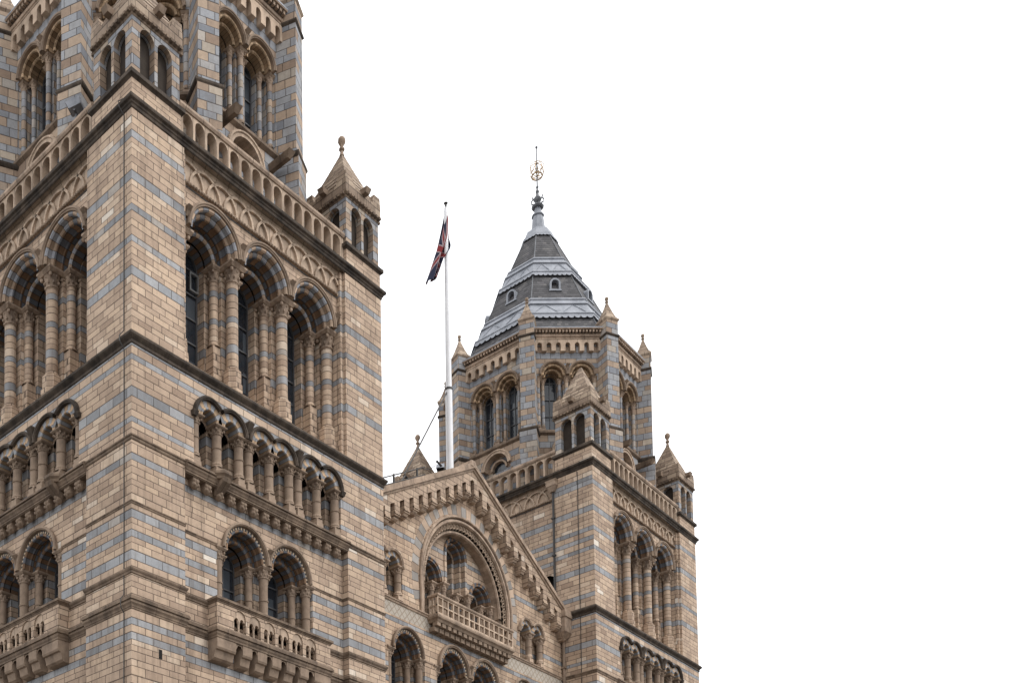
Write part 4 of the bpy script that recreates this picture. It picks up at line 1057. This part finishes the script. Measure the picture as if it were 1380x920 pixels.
for cs in (pL, pR):
    m = MB(); h2 = MB()
    for i, c in enumerate(cs):
        m.ring(c, zP, rP, .50, G - .012, G + .4, n=16, vn=8); m.roll(c, zP, rP + .03, G - .01, .045, n=16, vn=8)
        k = math.acos(.499 / .62); a0, a1 = (k, pi) if i == 0 else (0, pi - k)
        h2.ring(c, zP, .502, .62, G - .12, G + .01, a0, a1, n=16); h2.roll(c, zP, .57, G - .11, .04, a0, a1, n=16)
    a = m.build('arch', M['vousL'], gab, smooth=True); h2.taper(cs[0] - .72, cs[0] - .54, G - .1, G, 20.95, cs[0] - .74, cs[0] - .5, G - .14, G, zP); sub(h2.build('hood_mould', M['trim'], a, smooth=True), a)
    for c in cs:
        column(None, 'column', c + .48, G + .14, gab, PAIRC)
        q = MB(); q.box(c - .02, c + .02, G + .6, G + .64, 19.74, 21.3); q.box(c - .24, c + .24, G + .6, G + .64, 20.5, 20.54); w = q.build('window', M['frame'], gab)
        q = MB(); q.skin([(c - .25, c + .25, 19.74, 21.4, 1)], G + .66); q.build('pane', M['glass'], w)
for cs, xa, xb in sets: window_group(cs, 1.06 if len(cs) == 1 else 1.19, dict(GL, Rh=1.16, Rr=1.04, R0=.86) if len(cs) == 2 else GL, gab, greg)
# bands and strings
m = MB(); m.skin([(12, DX, 19.0, 19.52, 1)], G); m.build('diaper_band', M['diaper'], gab)
for z, mat, n_ in ((19.52, 'trim', 'string_course'), (17.6, 'trim', 'string_course')):
    segs = [(12, DX)] if z > 19 else [(12.0, 14.4), (17.0, 17.75), (22.7, 23.45), (26.0, DX)]
    for a, b in segs:
        m = MB(); m.mould([(a, G), (b, G)], [(0, z), (.04, z + .02), (.05, z + .08), (.09, z + .1), (.09, z + .14), (0, z + .17)] if z > 19 else [(0, z), (.03, z + .02), (.04, z + .08), (0, z + .1)])
        m.build(n_, M[mat], gab)
# great arch: flush striped voussoirs, roll, pierced lattice ring, deep soffit
m = MB(); m.ring(XA, zA, RA + .12, RA + .56, G - .006, G + .004, a0=-.28, a1=pi + .28, n=56, vn=38); ga = m.build('great_arch', M['vousG'], gab)
m = MB(); m.ring(XA, zA, RA - .04, RA + .05, G - .08, G + .05, n=48); m.roll(XA, zA, RA + .01, G - .06, .06, n=48); m.roll(XA, zA, RA - .16, G + .02, .09, n=48)
for x in (XA - RA, XA + RA): m.lathe(x, G - .06, [(.06, 19.6), (.06, zA)], 6)
for x in (XA - RA + .17, XA + RA - .17): m.lathe(x, G + .02, [(.09, 19.6), (.09, zA)], 8)
m.ring(XA, zA, RA - .62, RA - .50, G + .24, G + .72, n=48)
m.roll(XA, zA, RA - .56, G + .24, .08, n=48)
for x in (XA - RA + .06, XA + RA - .06 - .5): m.box(x, x + .5, G + .28, G + .72, 19.6, zA)
sub(m.build('arch_moulding', M['trim'], ga, smooth=True), ga)
m = MB(); nb = 40     # pierced chain of rings between the two rolls
for i in range(nb):
    a = pi * (i + .5) / nb; r = RA - .33; cx_, cz_ = XA + r * cos(a), zA + r * sin(a)
    pts = [(cx_ + .12 * cos(t) * (1), G + .10 + .0 * sin(t), cz_ + .12 * sin(t)) for t in [2 * pi * j / 8 for j in range(9)]]
    m.tube(pts, .035, 4)
    m.tube([(XA + (r - .16) * cos(a), G + .15, zA + (r - .16) * sin(a)), (XA + (r + .16) * cos(a), G + .06, zA + (r + .16) * sin(a))], .03, 4)
for s_ in (-1, 1):
    for i in range(7):
        z = 19.75 + i * .22; x = XA + s_ * (RA - .33)
        m.tube([(x + .12 * cos(t), G + .1, z + .12 * sin(t)) for t in [2 * pi * j / 8 for j in range(9)]], .035, 4)
sub(m.build('pierced_chain', M['light'], ga), ga)
m = MB(); m.ring(XA, zA, RA - .5, RA - .04, G + .34, G + .5, n=48); sub(m.build('arch_hollow', M['dark'], ga), ga)  # dark ring, the shade behind the chain put into its colour
# tympanum with three windows
T = 2.42
m = MB(); tw = [(18.32, .78, 21.85), (XA, .80, 23.3), (22.14, .78, 21.85)]
RT = RA - .5; sp = []; topf = arcf(XA, RT, zA)
cur = XA - RT
for c, r, zs in tw: sp += [(cur, c - r, 19.6, topf, 6), (c - r, c + r, arcf(c, r, zs), (lambda x: topf(x)), 16)]; cur = c + r
sp.append((cur, XA + RT, 19.6, topf, 6)); m.skin(sp, T)
for c, r, zs in tw:
    for x in (c - r, c + r): m.face([(x, T, 19.6), (x, T + .45, 19.6), (x, T + .45, zs), (x, T, zs)])
    m.skin([(c - r, c - .40, 19.6, 25, 1), (c - .40, c + .40, arcf(c, .40, zs), 25, 12), (c + .40, c + r, 19.6, 25, 1)], T + .45)
    for x in (c - .4, c + .4): m.face([(x, T + .45, 19.6), (x, T + .9, 19.6), (x, T + .9, zs), (x, T + .45, zs)])
m.build('tympanum', M['tymp'], gab)
TYC = column_meshes('tF', .13, 19.62, 20.0, 21.42, 21.78, .2, .17, M['brown'], M['trim'])
for c, r, zs in tw:
    m = MB(); m.ring(c, zs, r - .10, r + .06, T - .05, T + .45, n=20, vn=14); m.ring(c, zs, .58, r - .102, T + .16, T + .45, n=18, vn=12); m.roll(c, zs, .62, T + .15, .06, n=18, vn=12); m.roll(c, zs, r + .02, T - .04, .05, n=20, vn=14)
    m.ring(c, zs, .40, .46, T + .45, T + .9, n=16)
    a = m.build('arch', M['vous'], gab, smooth=True)
    if zs > 23:
        for s_ in (-1, 1):
            q = MB(); q.prism_x([(T - .05, 21.78), (T - .05, zs), (T + .4, zs), (T + .4, 21.78)], *sorted((c + s_ * (r - .1), c + s_ * (r + .06)))); sub(q.build('jamb', M['tymp'], a), a)
            q = MB(); q.box(*sorted((c + s_ * .58, c + s_ * (r - .102))), T + .16, T + .44, 21.78, zs); sub(q.build('inner_jamb', M['tymp'], a), a)

    q = MB(); q.box(c - .02, c + .02, T + .8, T + .84, 19.6, zs + .35)
    for i in range(4): z = 20.6 + i * .6; q.box(c - .4, c + .4, T + .8, T + .84, z, z + .03)
    w = q.build('window', M['frame'], gab); q = MB(); q.skin([(c - .42, c + .42, 19.6, arcf(c, .42, zs), 10)], T + .85); q.build('pane', M['glass'], w)
for x, y in ((19.24, T - .02), (18.78, T + .28), (21.12, T - .02), (20.66, T + .28), (22.96, T - .02), (22.6, T + .28)):
    column(None, 'column', x, y, gab, TYC)
# stone balcony with square lattice
bx0, bx1, by = 17.25, 23.1, 1.30
m = MB(); m.box(bx0, bx1, by, G, 19.42, 19.62); m.box(bx0 + .05, bx1 - .05, by + .04, T, 19.5, 19.64)
bal = m.build('balcony', M['trim'], gab)
m = MB()
nc = 15; cw = (bx1 - bx0) / nc
for i in range(nc + 1):
    x = bx0 + i * cw; w = .035 if 0 < i < nc else .06; m.box(max(bx0, x - w), min(bx1, x + w), by, by + .1, 19.62, 20.36)
for z in (19.62, 19.95, 20.30): m.box(bx0, bx1, by + .005, by + .095, z, z + .06)
for x in (bx0, bx1 - .1):
    m.box(x, x + .1, by + .1, G, 19.62, 19.68); m.box(x, x + .1, by + .1, G, 19.95, 20.01)
    for y in (by + .25, by + .42): m.box(x + .005, x + .095, y - .03, y + .03, 19.62, 20.36)
sub(m.build('lattice_railing', M['light'], bal), bal)
m = MB(); m.mould([(bx0, G), (bx0, by), (bx1, by), (bx1, G)], [(-.12, 20.34), (.02, 20.35), (.05, 20.39), (.05, 20.45), (.0, 20.48), (-.13, 20.48)]); sub(m.build('balcony_rail', M['trim'], bal), bal)
m = MB(); m.mould([(bx0, G), (bx0, by), (bx1, by), (bx1, G)], [(-.3, 19.3), (-.06, 19.32), (-.02, 19.40), (.05, 19.45), (.06, 19.52), (.03, 19.58), (0, 19.62)])
m.box(bx0 + .25, bx1 - .25, by + .28, G, 18.98, 19.35)
for i in range(15):
    x = bx0 + .2 + i * (bx1 - bx0 - .4) / 14
    m.box(x - .125, x + .125, by + .08, by + .3, 19.16, 19.32); m.box(x - .125, x + .125, by + .22, G, 18.96, 19.14)
sub(m.build('console_row', M['brown'], bal), bal)
# raking corbel table
m = MB(); sl = .54
zt = lambda x: 26.5 - sl * abs(x - XA); D0 = 1.42
def raked(xa, xb, fz0, fz1, y0, y1):
    m.prism([(xa, fz0(xa)), (xb, fz0(xb)), (xb, fz1(xb)), (xa, fz1(xa))], y0, y1)
def rak_band(xa, xb): raked(xa, xb, lambda x: zt(x) - .05, lambda x: cop(x), D0, G)
rak_band(12.0, XA); rak_band(XA, DX)
pitch = .64; hw = .145
k0 = int((DX - XA) / pitch) + 1
slots = [XA - .04 + i * pitch for i in range(-14, 14)]
for a, b in zip(slots, slots[1:]):
    xa, xb = max(12.02, a + hw), min(DX - .02, b - hw)
    if xb - xa < .1: continue
    mid = (xa + xb) / 2; zb_ = 25.72 - sl * abs(mid - XA); top = lambda x: zt(x) - .04
    m.prism([(xa, zb_ + .14), (xb, zb_ + .14), (xb, top(xb)), (xa, top(xa))], D0 + .004, G)
    m.prism_x([(D0 + .05, zb_ + .14), (D0 + .09, zb_ + .05), (D0 + .17, zb_), (G, zb_ - .02), (G, zb_ + .14)], xa + .03, xb - .03)
    m.box(xa, xb, D0 - .03, D0 + .05, zb_ + .20, zb_ + .28)
m.build('corbel_table', M['stone_plain'], gab)
m = MB()
for xa, xb in ((12.02, XA), (XA, DX - .02)):
    f = lambda o_: (lambda x: cop(x) + o_)
    raked(xa, xb, f(.0), f(.10), D0 - .05, G + .2); raked(xa, xb, f(.10), f(.16), D0 - .12, G + .3); raked(xa, xb, f(.16), f(.36), D0 - .08, G + .5)
m.taper(XA - .25, XA + .25, D0 - .1, G + .5, 27.0, XA - .12, XA + .12, D0 - .05, G + .4, 27.3)
m.build('coping', M['trim'], gab)
m = MB(); m.box(DX - .66, DX - .01, 1.26, G, 21.75, 22.46); m.box(DX - .72, DX - .005, 1.20, G + .1, 22.46, 22.78); m.taper(DX - .5, DX - .1, 1.5, G, 21.5, DX - .66, DX - .01, 1.26, G, 21.75); m.build('kneeler', M['trim'], gab)
m = MB()
for s_ in (-1, 1):
    xe = 12.0 if s_ < 0 else DX
    m.face([(XA, 2.2, 26.9), (xe, 2.2, cop(xe) + .05), (xe, 14, cop(xe) + .05), (XA, 14, 26.9)], [(0, 0), (0, 9), (12, 9), (12, 0)])
m.build('roof', M['slate'], gab)

# ------------------------------------------------------------------ flagpole, flag, roof railing, floodlights
px_, py_ = XA, 2.6
fp = empty('flagpole', (px_, py_, 26.8)); tag(fp, 'tall white flagpole standing behind the peak of the stone gable', 'flagpole')
m = MB(); m.lathe(0, 0, [(.165, 0), (.155, 4.2), (.17, 4.21), (.17, 4.3), (.14, 4.31), (.09, 12.6), (.08, 12.75)], 16); m.build('shaft', M['paint'], fp, smooth=True)
m = MB(); m.lathe(0, 0, [(.172, 4.21), (.18, 4.23), (.18, 4.28), (.172, 4.31)], 16); m.build('collar', M['iron'], fp)
m = MB(); m.lathe(0, 0, [(.045, 12.75), (.045, 12.93), (.09, 12.96), (.095, 12.98), (.05, 13.01), (0, 13.02)], 12); m.build('truck', M['iron'], fp, smooth=True)
m = MB(); m.tube([(-.12, .02, 4.1), (-3.25, .1, -.85)], .032, 6); m.build('stay', M['iron'], fp)
m = MB(); m.tube([(-.15, 0, .35), (-.95, .05, .62)], .05, 6); m.tube([(-.95, .05, .62), (-1.05, .06, .4), (-1.3, .1, .15), (-1.75, .2, .0)], .018, 5); m.build('bracket_arm', M['iron'], fp)

def flag_mat():
    t = NT('flag_cloth'); uv = t.n.new('ShaderNodeUVMap'); sep = t.n.new('ShaderNodeSeparateXYZ'); t.l.new(uv.outputs[0], sep.inputs[0])
    x = t.math('MULTIPLY', t.math('SUBTRACT', sep.outputs[0], 0.5), 2.0); y = t.math('SUBTRACT', sep.outputs[1], 0.5)      # 2 : 1 flag
    ax, ay = t.math('ABSOLUTE', x), t.math('ABSOLUTE', y)
    dg = t.math('ABSOLUTE', t.math('SUBTRACT', ay, t.math('MULTIPLY', ax, 0.5)))
    wd = t.math('LESS_THAN', dg, 0.07); rd = t.math('LESS_THAN', dg, 0.032)
    wc = t.math('LESS_THAN', t.math('MINIMUM', ax, ay), 0.115); rc = t.math('LESS_THAN', t.math('MINIMUM', ax, ay), 0.08)
    navy, white, red = srgb(36, 39, 60), srgb(150, 134, 136), srgb(124, 48, 50)
    c = t.mix(wd, navy, white); c = t.mix(rd, c, red); c = t.mix(wc, c, white); c = t.mix(rc, c, red)
    return t.done(c, 0.9)
M['flag'] = flag_mat()
m = MB(); NS, NT_ = 40, 28
def fpnt(s_, t_):
    s2 = s_ ** .9
    w = .10 + .40 * s2
    lat = (t_ - .35) * w + .07 * sin(5.0 * t_ * pi + 2 * s_) * (.3 + s2)
    dep = .16 * sin(3.3 * pi * t_ + 1.5 * s_) * (.25 + s2) + .05 * sin(9 * t_ + 7 * s_)
    # hangs down and drifts towards -x +y
    drift = .02 - .80 * s2 ** 1.3 + .18 * math.exp(-((s_ - .3) / .16) ** 2) * t_
    zz = .02 - t_ * 1.5 * (1 - s2) - s2 * 3.62 - .12 * sin(6 * t_)*s2
    sx, sy = .707, -.707
    return ((drift + lat) * sx + dep * .707, (drift + lat) * sy + dep * .707 - .02, zz)
for i in range(NS):
    for j in range(NT_):
        q = [(i / NS, j / NT_), ((i + 1) / NS, j / NT_), ((i + 1) / NS, (j + 1) / NT_), (i / NS, (j + 1) / NT_)]
        m.face([fpnt(*a) for a in q], [(a[0], 1 - a[1]) for a in q])
fl = m.build('flag', M['flag'], smooth=True, loc=(px_, py_, 39.75)); tag(fl, 'limp red, white and blue flag hanging folded from the top of the white pole', 'flag')
md = fl.modifiers.new('cloth', 'SOLIDIFY'); md.thickness = .012

rl = empty('roof_railing', (15.2, 3.0, 24.6)); tag(rl, 'dark iron safety railing on the roof behind the left slope of the gable', 'railing')
def rp(x): return cop(x) + .36 - 24.6
m = MB()
for hh in (.0, .3, .64): m.tube([(12.3 - 15.2, 0, rp(12.3) + hh), (18.9 - 15.2, 0, rp(18.9) + hh)], .028, 6)
m.build('rail', M['iron'], rl)
for x in (13.3, 14.95, 16.62, 18.3):
    m = MB(); m.tube([(x - 15.2, 0, rp(x) - .6), (x - 15.2, 0, rp(x) + .68)], .05, 6); m.build('post', M['iron'], rl)
m = MB(); m.tube([(16.7 - 15.2, .03, rp(16.7) - .1), (17.6 - 15.2, .12, rp(17.6) + .5)], .04, 5); m.tube([(17.6 - 15.2, .12, rp(17.6) + .5), (18.2 - 15.2, .06, rp(18.2) - .1)], .04, 5); m.build('brace', M['iron'], rl)

def floodlight(loc, rz, tilt, label, s_=1.0):
    f = empty('floodlight', loc); f.rotation_euler = (0, 0, rz); tag(f, label, 'floodlight', 'floodlights on the roofs')
    m = MB(); m.box(-.03, .03, -.03, .03, 0, .72 * s_); m.box(-.22 * s_, .22 * s_, -.03, .03, .70 * s_, .75 * s_); m.build('bracket', M['lead_dark'], f)
    m = MB(); m.taper(-.24, .24, -.30, .30, -.10, -.3, .3, -.36, .30, .22); h = m.build('lamp_housing', M['lead'], f); h.scale = (s_,) * 3; h.location = (0, 0, .98 * s_); h.rotation_euler = (tilt, 0, 0)
    m = MB(); m.taper(-.23, .23, -.325, -.29, -.07, -.27, .27, -.368, -.33, .19); g = m.build('lamp_glass', M['void'], f); g.parent = h
    return f
floodlight((.35, 3.30, 31.38), radians(-150), radians(14), 'grey box floodlight on the left parapet of the nearest tower', .72)
floodlight((19.72, 2.75, 26.7), radians(-60), radians(50), 'small dark floodlight at the foot of the white flagpole', .6)

# ------------------------------------------------------------------ ground
m = MB(); m.face([(-900, -900, 0), (900, -900, 0), (900, 900, 0), (-900, 900, 0)]); g = m.build('ground', M['ground']); g['kind'] = 'structure'
